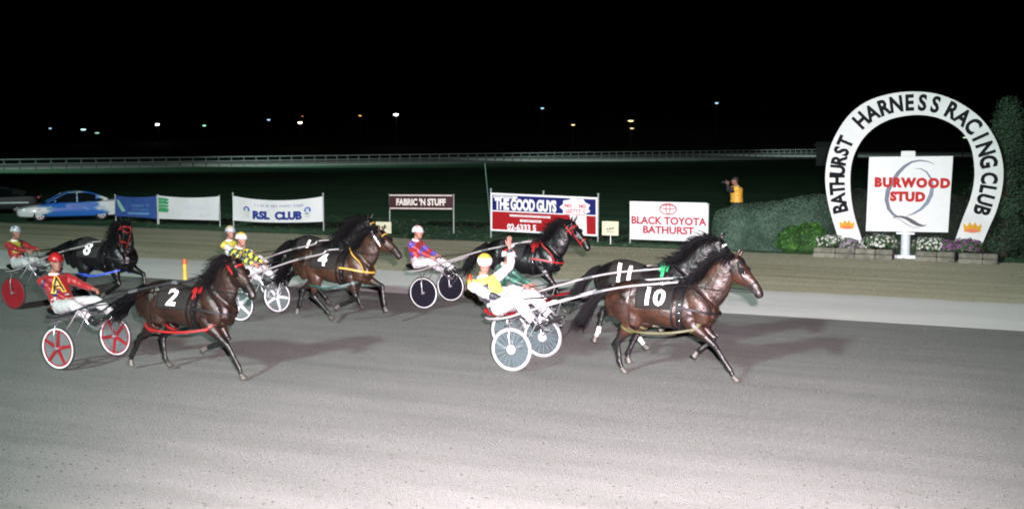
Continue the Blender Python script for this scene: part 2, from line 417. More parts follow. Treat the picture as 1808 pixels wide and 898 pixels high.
# pale shed far right
s0 = D(1452, 262, 150); shed = empty('shed', (s0.x, s0.y, 0), HD, 'small pale shed far away left of the horseshoe arch', 'shed')
B = MB(); box(B, (1.8, 0, 1.15), (2.2, 2, 1.15)); B.build('wall', mat('shed_wall', (.08, .09, .09), .8), shed, smooth=False)
B = MB(); B.add([(-.7, -2.3, 2.3), (4.3, -2.3, 2.3), (4.3, 2.3, 2.3), (-.7, 2.3, 2.3), (-.7, 0, 2.9), (4.3, 0, 2.9)], [(0, 1, 5, 4), (3, 4, 5, 2), (0, 4, 3), (1, 2, 5), (0, 3, 2, 1)])
B.build('roof', mat('shed_roof', (.2, .22, .22), .8), shed, smooth=False)

# ------------------------------------------------------------------ banners and boards
ZZ = Vector((0, 0, 1))
def board_frame(px0, px1, py_top0, py_top1, py_bot0, py_bot1, t):
    a, b = D(px0, py_bot0, t), D(px1, py_bot1, t); c, d = D(px0, py_top0, t), D(px1, py_top1, t)
    return a, b, c, d
def banner(name, label, a, b, c, d, sag_t, sag_b, mats, paint, post_h=.12, thick=.006, post=True, border=None, waves=.02, cells=(48, 14), matf=None, group=None, cat='banner', posts3=False):
    """cloth between two posts; corners a b bottom, c d top (left, right) seen from the track"""
    base = Vector((a.x, a.y, 0)); root = empty(name, base, 0, label, cat, group)
    xa = U.copy(); w = (b - a).dot(U); B = MB(); nx, nz = cells
    def P(u, v):
        bot = a.lerp(b, u); top = c.lerp(d, u); k = 4 * u * (1 - u)
        z0 = bot.z - sag_b * k; z1 = top.z - sag_t * k
        p = bot.lerp(top, v); p.z = z0 + (z1 - z0) * v
        return p - base + N * (waves * noise.noise(Vector((u * w * 1.3, v * .8, a.x))) )
    front = [P(i / nx, j / nz) for j in range(nz + 1) for i in range(nx + 1)]
    back = [p + N * thick for p in front]; o = len(front)
    W = nx + 1
    for j in range(nz):
        for i in range(nx):
            mi = matf((i + .5) / nx, (j + .5) / nz) if matf else 0
            q = (j * W + i, j * W + i + 1, (j + 1) * W + i + 1, (j + 1) * W + i)
            B.f.append(q); B.m.append(mi); B.f.append(tuple(k + o for k in reversed(q))); B.m.append(0)
    rim = [j * W for j in range(nz + 1)], [j * W + nx for j in range(nz + 1)], list(range(W)), [nz * W + i for i in range(W)]
    for e in rim:
        for k in range(len(e) - 1): B.f.append((e[k], e[k + 1], e[k + 1] + o, e[k] + o)); B.m.append(0)
    B.v = [tuple(p) for p in front + back]
    sh = B.build('sheet', mats, root, fixn=False)
    bv = bvh_of(sh)
    if post:
        ps = [0, 1] + ([.5] if posts3 else [])
        for u in ps:
            B = MB(); p = a.lerp(b, u) - base + N * .045; top = (c.lerp(d, u)).z + post_h
            tube(B, [(p.x, p.y, 0), (p.x, p.y, top)], .028, 8); ellipsoid(B, (p.x, p.y, top), (.05, .05, .035), seg=8, rings=6)
            B.build('post', mat('galvanised', (.45, .5, .5), .45, .6), root)
    if paint: paint(root, sh, P, w, base)
    return root
def lay(B, me_or_pts, P, w, hh, u0, v0, off, mi=0, curve=None):
    """bend flat artwork (metres, centred) onto the sheet"""
    me = me_or_pts
    vs = []
    for v in me.vertices:
        x, y = v.co.x, v.co.y
        if curve: y += curve(x)
        u = u0 + x / w; vv = v0 + y / hh
        vs.append(P(u, vv) - N * off)
    B.add(vs, [tuple(p.vertices) for p in me.polygons], mi)
def rect_mesh(x0, x1, y0, y1, n=8):
    me = bpy.data.meshes.new('r'); vs = []; 
    for i in range(n + 1):
        x = x0 + (x1 - x0) * i / n; vs += [(x, y0, 0), (x, y1, 0)]
    me.from_pydata(vs, [], [(2 * i, 2 * i + 2, 2 * i + 3, 2 * i + 1) for i in range(n)]); return me
def shape_mesh(pts):
    me = bpy.data.meshes.new('s'); me.from_pydata([(p[0], p[1], 0) for p in pts], [], [tuple(range(len(pts)))]); return me
def smalltype(B, P, w, hh, x0, x1, y, h, off, rnd, mi=0, gap=.25):
    """row of tiny unreadable print marks"""
    x = x0
    while x < x1:
        ww = h * rnd.uniform(.45, .8)
        if rnd.random() > .14:
            for (a, b, c, d) in rnd.choice((((0, .25, 0, 1), (.75, 1, 0, 1), (0, 1, .42, .6)), ((0, .25, 0, 1), (0, 1, .8, 1), (0, 1, 0, .2)), ((.38, .62, 0, 1), (0, 1, .8, 1)), ((0, .25, 0, 1), (.75, 1, 0, 1), (0, 1, 0, .2)))):
                lay(B, rect_mesh(x + a * ww, x + b * ww, y + (c - .5) * h, y + (d - .5) * h, 1), P, w, hh, .5, .5, off, mi)
        x += ww * (1 + gap)
m_white = mat('white_vinyl', (.70, .71, .73), .65, var=.03, spec=.25)
m_blue = mat('navy_print', (.008, .012, .12), .7, var=.1, spec=.15); m_red = mat('red_print', (.30, .008, .012), .7, var=.08, spec=.15)
m_mid = mat('mid_blue_print', (.03, .08, .30), .7, var=.15); m_bluetxt = mat('blue_lettering', (.01, .03, .22), .7)
m_grey = mat('grey_print', (.42, .45, .5), .6); m_pale = mat('pale_green_print', (.25, .5, .42), .6); m_grn = mat('green_print', (.05, .33, .13), .6)
m_lblue = mat('light_blue_print', (.12, .27, .55), .6)

# red, white and blue store banner
a, b, c, d = board_frame(866, 1055, 340, 348.5, 407, 417, T_SIGN)
def paint_store(root, sh, P, w, base):
    hh = 1.33; rnd = random.Random(5)
    B = MB(); flat = lambda x0, x1, y0, y1, mi, off, n=24: lay(B, rect_mesh(x0, x1, y0, y1, n), P, w, hh, .5, .5, off, mi)
    W2 = w / 2
    flat(-W2 + .07, W2 - .06, .06, hh / 2 - .07, 0, .006); flat(-W2 + .07, W2 - .06, -hh / 2 + .06, .02, 1, .006)
    B.build('printed_panels', [m_blue, m_red], sh, smooth=False, fixn=False)
    B = MB()
    lay(B, textmesh('THE GOOD GUYS', .52, bold=.028, sx=.585, spacing=.94), P, w, hh, .335, .70, .012)
    lay(B, textmesh('02-6333 5', .30, bold=.012, sx=.9), P, w, hh, .30, .115, .012)
    flat(-W2 + .12, -W2 + 1.05, .49, .575, 0, .012); flat(-W2 + .75, -W2 + 2.3, -.13, -.06, 0, .012); flat(-W2 + 1.15, -W2 + 1.95, -.30, -.22, 0, .012)
    B.build('lettering', m_white, sh, smooth=False, fixn=False)
    B = MB(); smalltype(B, P, w, hh, -W2 + .16, -W2 + 1.0, .532, .045, .016, rnd, 0); smalltype(B, P, w, hh, -W2 + .8, -W2 + 2.2, -.095, .04, .016, rnd, 1); smalltype(B, P, w, hh, -W2 + 1.2, -W2 + 1.9, -.26, .045, .016, rnd, 1)
    B.build('small_print', [m_blue, m_red], sh, smooth=False, fixn=False)
    B = MB()      # white burst with a plain red motif at the right
    burst = [(math.cos(q * math.pi / 9) * (.48 + .10 * (q % 2)), .28 + math.sin(q * math.pi / 9) * (.30 + .05 * (q % 2))) for q in range(18)]
    lay(B, shape_mesh(burst), P, w, hh, .80, .5, .018)
    lay(B, shape_mesh([(-.36, .12), (.28, .10), (.30, -.60), (-.02, -.60), (-.30, -.12)]), P, w, hh, .83, .5, .015)
    B.build('white_burst', m_white, sh, smooth=False, fixn=False)
    B = MB(); lay(B, textmesh('NO      NO', .16, bold=.008), P, w, hh, .80, .75, .024); smalltype(B, P, w, hh, w * .3 - .34, w * .3 + .36, .16, .13, .024, rnd, 0, .15)
    smalltype(B, P, w, hh, w * .3 - .38, w * .3 + .36, .04, .05, .024, rnd, 0, .1)
    B.build('red_marks', mat('pinkish_red_print', (.45, .04, .06), .5), sh, smooth=False, fixn=False)
banner('shop_banner', 'red, white and blue banner reading THE GOOD GUYS behind the horse with red bridle', a, b, c, d, .0, .0, m_white, paint_store, posts3=True)

# white car-dealer board
a, b, c, d = board_frame(1112, 1249, 355, 358, 422, 427, T_SIGN)
def paint_dealer(root, sh, P, w, base):
    hh = 1.33; B = MB()
    lay(B, textmesh('BLACK TOYOTA', .355, bold=.012, sx=.97), P, w, hh, .5, .50, .008); lay(B, textmesh('BATHURST', .34, bold=.012, sx=1.05), P, w, hh, .5, .26, .008)
    def ring(cx, cy, rx, ry, th):
        pts = []; n = 28; me = bpy.data.meshes.new('r')
        for k in range(n):
            q = 2 * math.pi * k / n; pts += [(cx + rx * math.cos(q), cy + ry * math.sin(q), 0), (cx + (rx - th) * math.cos(q), cy + (ry - th) * math.sin(q), 0)]
        me.from_pydata(pts, [], [(2 * k, 2 * ((k + 1) % n), 2 * ((k + 1) % n) + 1, 2 * k + 1) for k in range(n)]); return me
    for q in (ring(0, .42, .30, .20, .032), ring(0, .49, .28, .085, .03), ring(0, .43, .085, .19, .026)): lay(B, q, P, w, hh, .5, .5, .010)
    B.build('red_lettering', mat('red_lettering', (.40, .012, .035), .7), sh, smooth=False, fixn=False)
    B = MB(); smalltype(B, P, w, hh, -1.15, .55, -.47, .06, .008, random.Random(2)); B.build('small_print', m_grey, sh, smooth=False, fixn=False)
banner('dealer_board', 'white board with red ring emblem reading BLACK TOYOTA BATHURST left of the hedge', a, b, c, d, 0, 0, m_white, paint_dealer, post_h=-.05, thick=.03, waves=0, cells=(24, 8))

# club banner, sagging
a, b, c, d = board_frame(411, 570, 345.5, 346.5, 389, 391, T_SIGN + .3)
def paint_club(root, sh, P, w, base):
    hh = 1.0; B = MB()
    lay(B, textmesh('RSL  CLUB', .46, bold=.03, sx=1.08), P, w, hh, .5, .29, .010)
    B.build('lettering', m_bluetxt, sh, smooth=False, fixn=False)
    B = MB(); smalltype(B, P, w, hh, -1.05, 1.15, .24, .10, .010, random.Random(8)); B.build('small_print', mat('slate_print', (.16, .22, .42), .6), sh, smooth=False, fixn=False)
    B = MB(); rr = lambda cx, cy, r: [(cx + r * math.cos(k * math.pi / 8), cy + r * math.sin(k * math.pi / 8)) for k in range(16)]
    for s in (-1.42, 1.42):
        lay(B, shape_mesh(rr(s, 0.0, .16)), P, w, hh, .5, .5, .010, 0); lay(B, shape_mesh([(s - .17, -.04), (s + .17, -.04), (s + .10, -.30), (s - .10, -.30)]), P, w, hh, .5, .5, .014, 1)
        lay(B, shape_mesh(rr(s, 0.02, .07)), P, w, hh, .5, .5, .014, 1)
    B.build('round_emblems', [mat('emblem_blue', (.08, .16, .48), .6), mat('emblem_grey', (.6, .62, .6), .6)], sh, smooth=False, fixn=False)
banner('club_banner', 'sagging white cloth banner with blue lettering RSL CLUB between two posts', a, b, c, d, .17, .06, m_white, paint_club, post_h=.10, waves=.05)

# white banner with a green figure-shaped print and the blue banner left of it
a, b, c, d = board_frame(279, 387, 345, 346.5, 386, 389, T_SIGN + .4)
def paint_bw(root, sh, P, w, base):
    hh = 1.0; B = MB()
    for k, (y, h) in enumerate(((.36, .08), (.22, .10), (.07, .07), (-.1, .16))): lay(B, shape_mesh([(-w / 2 + .01, y - h / 2 - .02), (-w / 2 + .50, y - h / 2 - .02), (-w / 2 + .58, y + h * .2), (-w / 2 + .42, y + h / 2 + .02), (-w / 2 + .03, y + h / 2 + .02)]), P, w, hh, .5, .5, .010, 0)
    B.build('green_print', m_grn, sh, smooth=False, fixn=False)
    B = MB(); smalltype(B, P, w, hh, -.4, 1.1, .05, .14, .010, random.Random(12)); smalltype(B, P, w, hh, -.5, 1.2, -.28, .07, .010, random.Random(13)); B.build('faded_print', mat('faded_print', (.62, .65, .72), .6), sh, smooth=False, fixn=False)
banner('white_banner', 'white cloth banner with green stripes at its left end, beside the blue one', a, b, c, d, .07, .0, m_white, paint_bw, waves=.06, post_h=.02)
a, b, c, d = board_frame(203, 277, 345, 346, 382, 386, T_SIGN + .4)
def paint_blue(root, sh, P, w, base):
    hh = 1.0; B = MB()
    lay(B, shape_mesh([(-w / 2 + .08, .33), (-w / 2 + .22, .28), (-w / 2 + .55, -.22), (-w / 2 + .36, -.26), (-w / 2 + .16, .02)]), P, w, hh, .5, .5, .010, 0)
    lay(B, shape_mesh([(-w / 2 + .62, -.26), (w / 2 - .35, -.24), (w / 2 - .4, -.36), (-w / 2 + .7, -.38)]), P, w, hh, .5, .5, .010, 1)
    smalltype(B, P, w, hh, -.25, .65, .08, .12, .010, random.Random(3), 1); smalltype(B, P, w, hh, -.25, .65, -.12, .09, .010, random.Random(4), 1)
    B.build('pale_print', [m_pale, m_lblue], sh, smooth=False, fixn=False)
banner('blue_banner', 'blue cloth banner with pale slanting stripe just right of the blue and white car', a, b, c, d, .06, -.02, m_mid, paint_blue, waves=.07, post_h=.02)

# maroon board
a, b, c, d = board_frame(687, 800, 342, 342.5, 370, 371, T_SIGN + 1.2)
def paint_fabric(root, sh, P, w, base):
    hh = .66; B = MB()
    lay(B, textmesh("FABRIC 'N STUFF", .36, bold=.018, sx=.78), P, w, hh, .5, .47, .010)
    for y in (.27, -.27): lay(B, rect_mesh(-w / 2 + .03, w / 2 - .03, y - .022, y + .022), P, w, hh, .5, .5, .008)
    B.build('lettering', mat('cream_lettering', (.72, .66, .62), .5), sh, smooth=False, fixn=False)
banner('maroon_board', "narrow maroon board with cream lettering FABRIC 'N STUFF on two posts", a, b, c, d, 0, 0, mat('maroon_paint', (.045, .012, .018), .5), paint_fabric, thick=.03, waves=0, post_h=-.03, cells=(24, 6))

# little cream signs on posts
def small_sign(px0, px1, py0, py1, t, label, marks):
    a, b, c, d = board_frame(px0, px1, py0, py0 + .4, py1, py1 + .4, t); base = Vector(((a.x + b.x) / 2, (a.y + b.y) / 2, 0)); e = empty('small_sign', base, HD, label, 'sign', 'small cream signs on posts')
    w = (b - a).length / 2; h = (c.z - a.z) / 2; zc = (c.z + a.z) / 2
    B = MB(); box(B, (0, 0, zc), (w, .012, h), bev=.004); B.build('panel', mat('cream_board', (.62, .60, .44), .6), e, smooth=False)
    B = MB(); tube(B, [(0, .035, 0), (0, .035, zc + h * .8)], .022, 8); B.build('post', mat('galvanised', (.45, .5, .5)), e)
    B = MB(); 
    for (x, z, ww, hh) in marks: box(B, (x * w, -.015, zc + z * h), (ww * w, .003, hh * h))
    B.build('lettering', mat('dull_lettering', (.15, .15, .12), .6), e, smooth=False)
small_sign(1063, 1092, 390, 415, T_SIGN - .6, 'small cream sign on a post between the shop banner and the dealer board', [(-.35, -.1, .12, .09), (-.02, -.05, .12, .14), (.32, .0, .14, .12), (.05, -.45, .45, .05)])
small_sign(664, 691, 391, 411, T_SIGN - .6, 'small cream sign behind the heads of the brown and black horse pair', [(.25, .1, .16, .22), (-.2, .05, .1, .2)])

# marker posts on the track edge
def marker(px, py, label):
    g = G(px, py); e = empty('marker_post', g, 0, label, 'post', 'yellow marker posts along the track edge')
    B = MB(); tube(B, [(0, 0, 0), (0, 0, .40)], .058, 12); B.build('post', mat('yellow_post', (.58, .40, .06), .5), e)
    B = MB(); tube(B, [(0, 0, .40), (0, 0, .50), (0, 0, .53)], [.06, .06, .045], 12); B.build('cap', mat('orange_cap', (.60, .10, .02), .5), e)
marker(327, 494, 'yellow post with orange top behind the brown horse number 2')
marker(829, 524.5, 'yellow post with orange top just left of the waving driver')
# leaning flag stick left of the shop banner
p0, p1 = D(868, 404, T_SIGN + 2), D(856, 288, T_SIGN + 2); B = MB(); tube(B, [(0, 0, 0), (p1.x - p0.x, p1.y - p0.y, p1.z)], .022, 6)
o = B.build('thin_pole', mat('green_pole', (.05, .12, .10), .6)); o.location = (p0.x, p0.y, 0); tag(o, 'thin leaning dark green pole behind the left end of the shop banner', 'pole')
# ------------------------------------------------------------------ winning post garden
def leaf(B, p, n, s, rnd, mi=0, asp=.5, droop=0.3):
    n = n.normalized(); a = n.orthogonal().normalized(); q = n.cross(a); t = rnd.uniform(0, 6.28)
    d = a * math.cos(t) + q * math.sin(t); d = (d + n * rnd.uniform(-.2, .9)).normalized(); w = d.cross(n).normalized() * (s * asp)
    tip = p + d * s; mid = p + d * (s * .5) + n * (s * .08)
    B.add([p, mid + w, tip, mid - w], [(0, 1, 2), (0, 2, 3)], mi)
def blob_pts(c, r, n, rnd, rough=.18, power=1.0, sh=2.6, seed=0):
    """points + normals on a lumpy superellipsoid"""
    out = []
    for _ in range(n):
        v = Vector((rnd.gauss(0, 1), rnd.gauss(0, 1), rnd.gauss(0, 1))).normalized()
        if v.z < -.35: v.z *= -1
        k = (abs(v.x) ** sh + abs(v.y) ** sh + abs(v.z) ** sh) ** (-1 / sh)
        d = 1 + rough * noise.noise(Vector((v.x * 2.2 + seed, v.y * 2.2, v.z * 2.2))) + rough * .5 * noise.noise(Vector((v.x * 6 + seed, v.y * 6, v.z * 6)))
        d *= 1 - .16 * rnd.random() ** 2
        out.append((Vector((c[0] + r[0] * v.x * k * d, c[1] + r[1] * v.y * k * d, c[2] + r[2] * v.z * k * d)), v))
    return out
def blob_core(B, c, r, sh=2.6, rough=.18, seed=0, shrink=.9, mi=0):
    vs = []; fs = []; seg, rg = 28, 16
    for i in range(rg + 1):
        th = math.pi * i / rg
        for k in range(seg):
            a = 2 * math.pi * k / seg; v = Vector((math.sin(th) * math.cos(a), math.sin(th) * math.sin(a), math.cos(th)))
            kk = (abs(v.x) ** sh + abs(v.y) ** sh + abs(v.z) ** sh) ** (-1 / sh)
            d = (1 + rough * noise.noise(Vector((v.x * 2.2 + seed, v.y * 2.2, v.z * 2.2)))) * shrink
            vs.append((c[0] + r[0] * v.x * kk * d, c[1] + r[1] * v.y * kk * d, c[2] + r[2] * v.z * kk * d))
    for i in range(rg):
        for k in range(seg): k2 = (k + 1) % seg; fs.append((i * seg + k, (i + 1) * seg + k, (i + 1) * seg + k2, i * seg + k2))
    B.add(vs, fs, mi)
def bush(name, label, cat, px, T, s_half, depth, height, cols, nleaf, lsize, sh=2.6, rough=.2, seed=1, z0=0, group=None, lean=0, asp=.5):
    base = D(px, 452, T); base.z = 0; e = empty(name, base, HD, label, cat, group); rnd = random.Random(seed)
    B = MB(); c = (0, 0, z0 + height * .45); r = (s_half, depth, height * .55)
    blob_core(B, c, r, sh, rough, seed); ms = [mat('%s_leaf%d' % (name, i) + str(seed), q, .75, var=.2, scale=3) for i, q in enumerate(cols)]
    for p, n in blob_pts(c, r, nleaf, rnd, rough, sh=sh, seed=seed):
        if p.z < .02: continue
        p.z += lean * p.x
        k = noise.noise(p * 1.6 + Vector((seed, 0, 0))); mi = 0 if k < -.12 else (1 if k < .2 else 2)
        if rnd.random() < .2: mi = rnd.randrange(3)
        leaf(B, p, n, lsize * rnd.uniform(.6, 1.3), rnd, mi, asp)
    B.build('foliage', ms, e, smooth=False, fixn=False)
    B = MB()
    for k in range(4): tube(B, [(rnd.uniform(-.1, .1) * s_half, rnd.uniform(-.1, .1), 0), (rnd.uniform(-.3, .3) * s_half, rnd.uniform(-.1, .1), height * .5)], [.03, .015], 6)
    B.build('stem', mat('bark', (.06, .045, .03), .9), e)
    return e
# clipped grey-green hedge left of the arch (two masses), and dark hedge behind the arch
hc = [(.022, .050, .032), (.038, .078, .052), (.058, .110, .075)]
def hedge(name, label, segs, T, depth, cols, n, ls, seed, hfun):
    a = D(segs[0], 450, T); b = D(segs[1], 450, T); a.z = b.z = 0; w = (b - a).length; e = empty(name, a, HD, label, 'hedge'); rnd = random.Random(seed)
    B = MB(); nx, nt = 40, 18; ms = [mat(name + '_leaf%d_%d' % (i, seed), q, .85, var=.2, scale=3) for i, q in enumerate(cols)]
    def P(u, v, k=1.0):
        h = hfun(u); ang = math.pi * v; end = min(1, max(0, min(u, 1 - u) * w / .8)); ef = math.sqrt(1 - (1 - end) ** 2) * .9 + .1
        cx, cz = math.cos(ang), math.sin(ang); q = (abs(cx) ** 3.4 + abs(cz) ** 3.4) ** (-1 / 3.4)
        l = 1 + .07 * noise.noise(Vector((u * w * .8, ang * 1.2, seed))) + .04 * noise.noise(Vector((u * w * 3, ang * 3, seed)))
        return Vector((u * w, cx * q * depth * ef * l * k, max(0, cz * q * h * (.75 + .25 * ef) * l * k)))
    vs = [P(i / nx, 1 - j / nt, .96) for j in range(nt + 1) for i in range(nx + 1)]
    B.add(vs, [(j * (nx + 1) + i, j * (nx + 1) + i + 1, (j + 1) * (nx + 1) + i + 1, (j + 1) * (nx + 1) + i) for j in range(nt) for i in range(nx)])
    for _ in range(n):
        u = rnd.random(); v = rnd.random(); p = P(u, v, rnd.uniform(.94, 1.015)); q = P(min(1, u + .01), v); r = P(u, min(1, v + .02))
        nn = (q - P(u, v)).cross(r - P(u, v)); 
        if nn.length < 1e-8: continue
        if nn.z < 0: nn = -nn
        k = noise.noise(p * 1.3); mi = 0 if k < -.1 else (1 if k < .2 else 2)
        if rnd.random() < .25: mi = rnd.randrange(3)
        leaf(B, p, nn, ls * rnd.uniform(.6, 1.3), rnd, mi, .45)
    B.build('foliage', ms, e, smooth=False, fixn=False)
    return e
hedge('clipped_hedge', 'large rounded grey green clipped hedge left of the horseshoe arch', (1262, 1482), 38.6, 1.35, hc, 26000, .06, 5, lambda u: 1.20 + .58 * u)
hedge('background_hedge', 'dark hedge standing behind the horseshoe arch and the square board', (1478, 1775), 40.2, .9, [(.014, .028, .018), (.022, .042, .026), (.03, .055, .034)], 16000, .07, 9, lambda u: 1.75 + .15 * math.sin(u * 5))
lime = [(.010, .050, .006), (.025, .10, .010), (.055, .17, .018)]
bush('round_shrub', 'bright green round shrub, the smaller left one at the foot of the hedge', 'shrub', 1397, 36.75, .42, .35, .78, lime, 2600, .07, 2.2, .3, 3, group='bright green shrubs')
bush('round_shrub', 'bright green round shrub, the larger right one at the foot of the hedge', 'shrub', 1430, 36.7, .46, .38, .92, lime, 3000, .07, 2.2, .3, 4, group='bright green shrubs')
# conifer on the right edge
def conifer(px, T, h, w, label):
    base = D(px, 455, T); base.z = 0; e = empty('conifer_tree', base, 0, label, 'tree'); rnd = random.Random(21)
    B = MB(); tube(B, [(0, 0, 0), (.02, 0, h * .5), (0, 0, h * .93)], [.13, .08, .02], 8); B.build('trunk', mat('bark', (.06, .045, .03), .9), e)
    B = MB()
    for k in range(1500):
        z = h * (.03 + .95 * rnd.random() ** .9); f = 1 - z / h; rr = w * (min(1, f * 1.7 + .08) ** .7); a = rnd.uniform(0, 6.28)
        rr *= 1 + .22 * noise.noise(Vector((math.cos(a) * 1.5, math.sin(a) * 1.5, z * 1.3))) + rnd.uniform(-.25, .04)
        d = Vector((math.cos(a), math.sin(a), .55)); p = Vector((math.cos(a) * rr, math.sin(a) * rr, z)); mi = min(2, int((noise.noise(p * 1.5) + .5) * 3)) if rnd.random() > .2 else rnd.randrange(3)
        for _ in range(14):
            q = p - d * rnd.uniform(0, .22) + Vector((rnd.gauss(0, .07), rnd.gauss(0, .07), rnd.gauss(0, .08)))
            leaf(B, q, d, rnd.uniform(.05, .12), rnd, max(0, mi), .3)
    B.build('crown', [mat('conifer_leaf%d' % i, q, .8, var=.2, scale=3) for i, q in enumerate([(.008, .024, .012), (.014, .038, .018), (.024, .058, .028)])], e, smooth=False, fixn=False)
conifer(1772, 38.6, 4.75, 1.0, 'tall dark conifer right of the horseshoe arch')
# stone edging
m_stone = mat('stone_edging', (.150, .150, .120), .9, var=.4, scale=5, bump=.6, bscale=20)
def edging(px0, px1, T, h, label):
    a = D(px0, 455, T); b = D(px1, 455, T); a.z = b.z = 0; w = (b - a).length; e = empty('stone_edging', a, HD, label, 'edging', 'low stone edging of the flower beds'); x = 0; rnd = random.Random(px0)
    B = MB()
    while x < w - .1:
        l = min(rnd.uniform(.45, .7), w - x)
        for lv in range(2): box(B, (x + l / 2 + (.0 if lv else .0), rnd.uniform(-.01, .01) + lv * .05, h * (.25 + .5 * lv)), (l / 2 - .008, .11, h * .25 - .006), bev=.018)
        x += l
    B.build('stones', m_stone, e)
    B = MB(); box(B, (w / 2, .75, h * .36), (w / 2, .62, h * .36)); B.build('soil', mat('bed_soil', (.05, .04, .03), .95, bump=.8, bscale=15), e, smooth=False)
edging(1436, 1576, 36.05, .30, 'low stone edging of the flower bed under the left leg of the arch')
edging(1616, 1686, 36.05, .30, 'short low stone edging of the flower bed just right of the board post')
edging(1692, 1762, 35.95, .30, 'low stone edging of the flower bed under the right leg of the arch')
def flowers(px, py, T, w, h, col, label, seed, grp):
    base = D(px, 452, T); base.z = .22; e = empty('flower_clump', base, HD, label, 'flowers', grp); rnd = random.Random(seed); B = MB()
    for p, n in blob_pts((0, 0, h * .45), (w, .28, h * .5), 650, rnd, .35, seed=seed): leaf(B, p, n, .06, rnd, 0, .4)
    B.build('foliage', mat('bedding_leaf', (.04, .09, .03), .8), e, smooth=False, fixn=False)
    B = MB()
    for p, n in blob_pts((0, 0, h * .5), (w, .3, h * .56), 150, rnd, .35, seed=seed + 5):
        if p.z < h * .25: continue
        s = rnd.uniform(.028, .05); a = n.orthogonal().normalized(); q = n.cross(a)
        for k in range(5):
            t = k * 1.2566; d = a * math.cos(t) + q * math.sin(t); g = d.cross(n) * (s * .45)
            B.add([p + n * .03, p + d * s * .6 + g + n * .035, p + d * s + n * .03, p + d * s * .6 - g + n * .035], [(0, 1, 2, 3)])
    B.build('petals', mat('petal_%d' % int(col[0] * 100 + col[1] * 10), col, .6), e, smooth=False, fixn=False)['kind'] = 'stuff'
WH, PU = (.50, .52, .48), (.16, .05, .16)
flowers(1466, 424, 36.5, .42, .36, WH, 'white flowers left of the left leg of the arch', 1, 'white flower clumps')
flowers(1551, 430, 36.45, .48, .42, WH, 'white flowers under the left part of the square board', 2, 'white flower clumps')
flowers(1643, 433, 36.4, .46, .40, WH, 'white flowers just right of the board post', 3, 'white flower clumps')
flowers(1498, 427, 36.35, .26, .30, (.25, .2, .27), 'greyish mauve flowers at the foot of the left leg of the arch', 4, 'purple flower clumps')
flowers(1674, 432, 36.5, .28, .34, PU, 'dark purple flowers left of the right leg of the arch', 5, 'purple flower clumps')
flowers(1706, 430, 36.35, .42, .40, PU, 'large purple clump in front of the right leg of the arch', 6, 'purple flower clumps')

# horseshoe arch
T_A = 37.3
OUT = [(1484, 438), (1478, 412), (1466, 372), (1459, 335), (1458, 305), (1463, 272), (1475, 240), (1498, 205), (1530, 180), (1572, 166), (1618, 162), (1662, 168), (1702, 186), (1736, 213), (1760, 250), (1771, 290), (1770, 330), (1760, 370), (1745, 405), (1729, 443)]
INN = [(1527, 438), (1519, 412), (1509, 380), (1503, 345), (1502, 308), (1507, 278), (1522, 248), (1545, 225), (1578, 209), (1622, 203), (1662, 210), (1695, 229), (1713, 255), (1720, 288), (1720, 320), (1713, 352), (1699, 388), (1681, 440)]
org = D(1600, 452, T_A); org.z = 0
def pl(px, py, T=T_A, o=None):
    p = D(px, py, T) - (o or org); return (p.dot(U), p.z)
arch = empty('horseshoe_arch', org, HD, 'tall white horseshoe arch with black lettering of the harness racing club', 'arch')
def dens(pts, n):
    rows = [[Vector((p[0], p[1], 0))] for p in pts]; P = [q[0] for q in smooth_path(rows, 6)]
    L = [0]; 
    for i in range(1, len(P)): L.append(L[-1] + (P[i] - P[i - 1]).length)
    out = []; j = 0
    for k in range(n + 1):
        s = L[-1] * k / n
        while j < len(L) - 2 and L[j + 1] < s: j += 1
        f = (s - L[j]) / max(1e-9, L[j + 1] - L[j]); out.append(P[j].lerp(P[j + 1], f))
    return out, L[-1]
NA = 72; po, _ = dens([pl(*p) for p in OUT], NA); pi_, _ = dens([pl(*p) for p in INN], NA)
B = MB(); vs = []
for a, b in zip(po, pi_): vs += [(a.x, -.07, a.y), (b.x, -.07, b.y), (b.x, .07, b.y), (a.x, .07, a.y)]
fs = []
for i in range(NA):
    for k in range(4): fs.append((4 * i + k, 4 * i + (k + 1) % 4, 4 * i + 4 + (k + 1) % 4, 4 * i + 4 + k))
fs += [(0, 3, 2, 1), (4 * NA, 4 * NA + 1, 4 * NA + 2, 4 * NA + 3)]; B.add(vs, fs)
m_arch = mat('arch_white', (.66, .67, .68), .6, var=.10, scale=1.3)
B.build('shoe_panel', m_arch, arch, smooth=False)
mid = [(a + b) / 2 for a, b in zip(po, pi_)]; ML = [0]
for i in range(1, len(mid)): ML.append(ML[-1] + (mid[i] - mid[i - 1]).length)
def midnear(px, py):
    q = Vector(pl(px, py) + (0,)); i = min(range(len(mid)), key=lambda k: (mid[k] - q).length); return ML[i]
def midat(s):
    for i in range(len(ML) - 1):
        if ML[i + 1] >= s: f = (s - ML[i]) / (ML[i + 1] - ML[i]); return mid[i].lerp(mid[i + 1], f), (mid[i + 1] - mid[i]).normalized()
    return mid[-1], (mid[-1] - mid[-2]).normalized()
B = MB(); X = Vector((1, 0, 0)); Z = Vector((0, 0, 1))
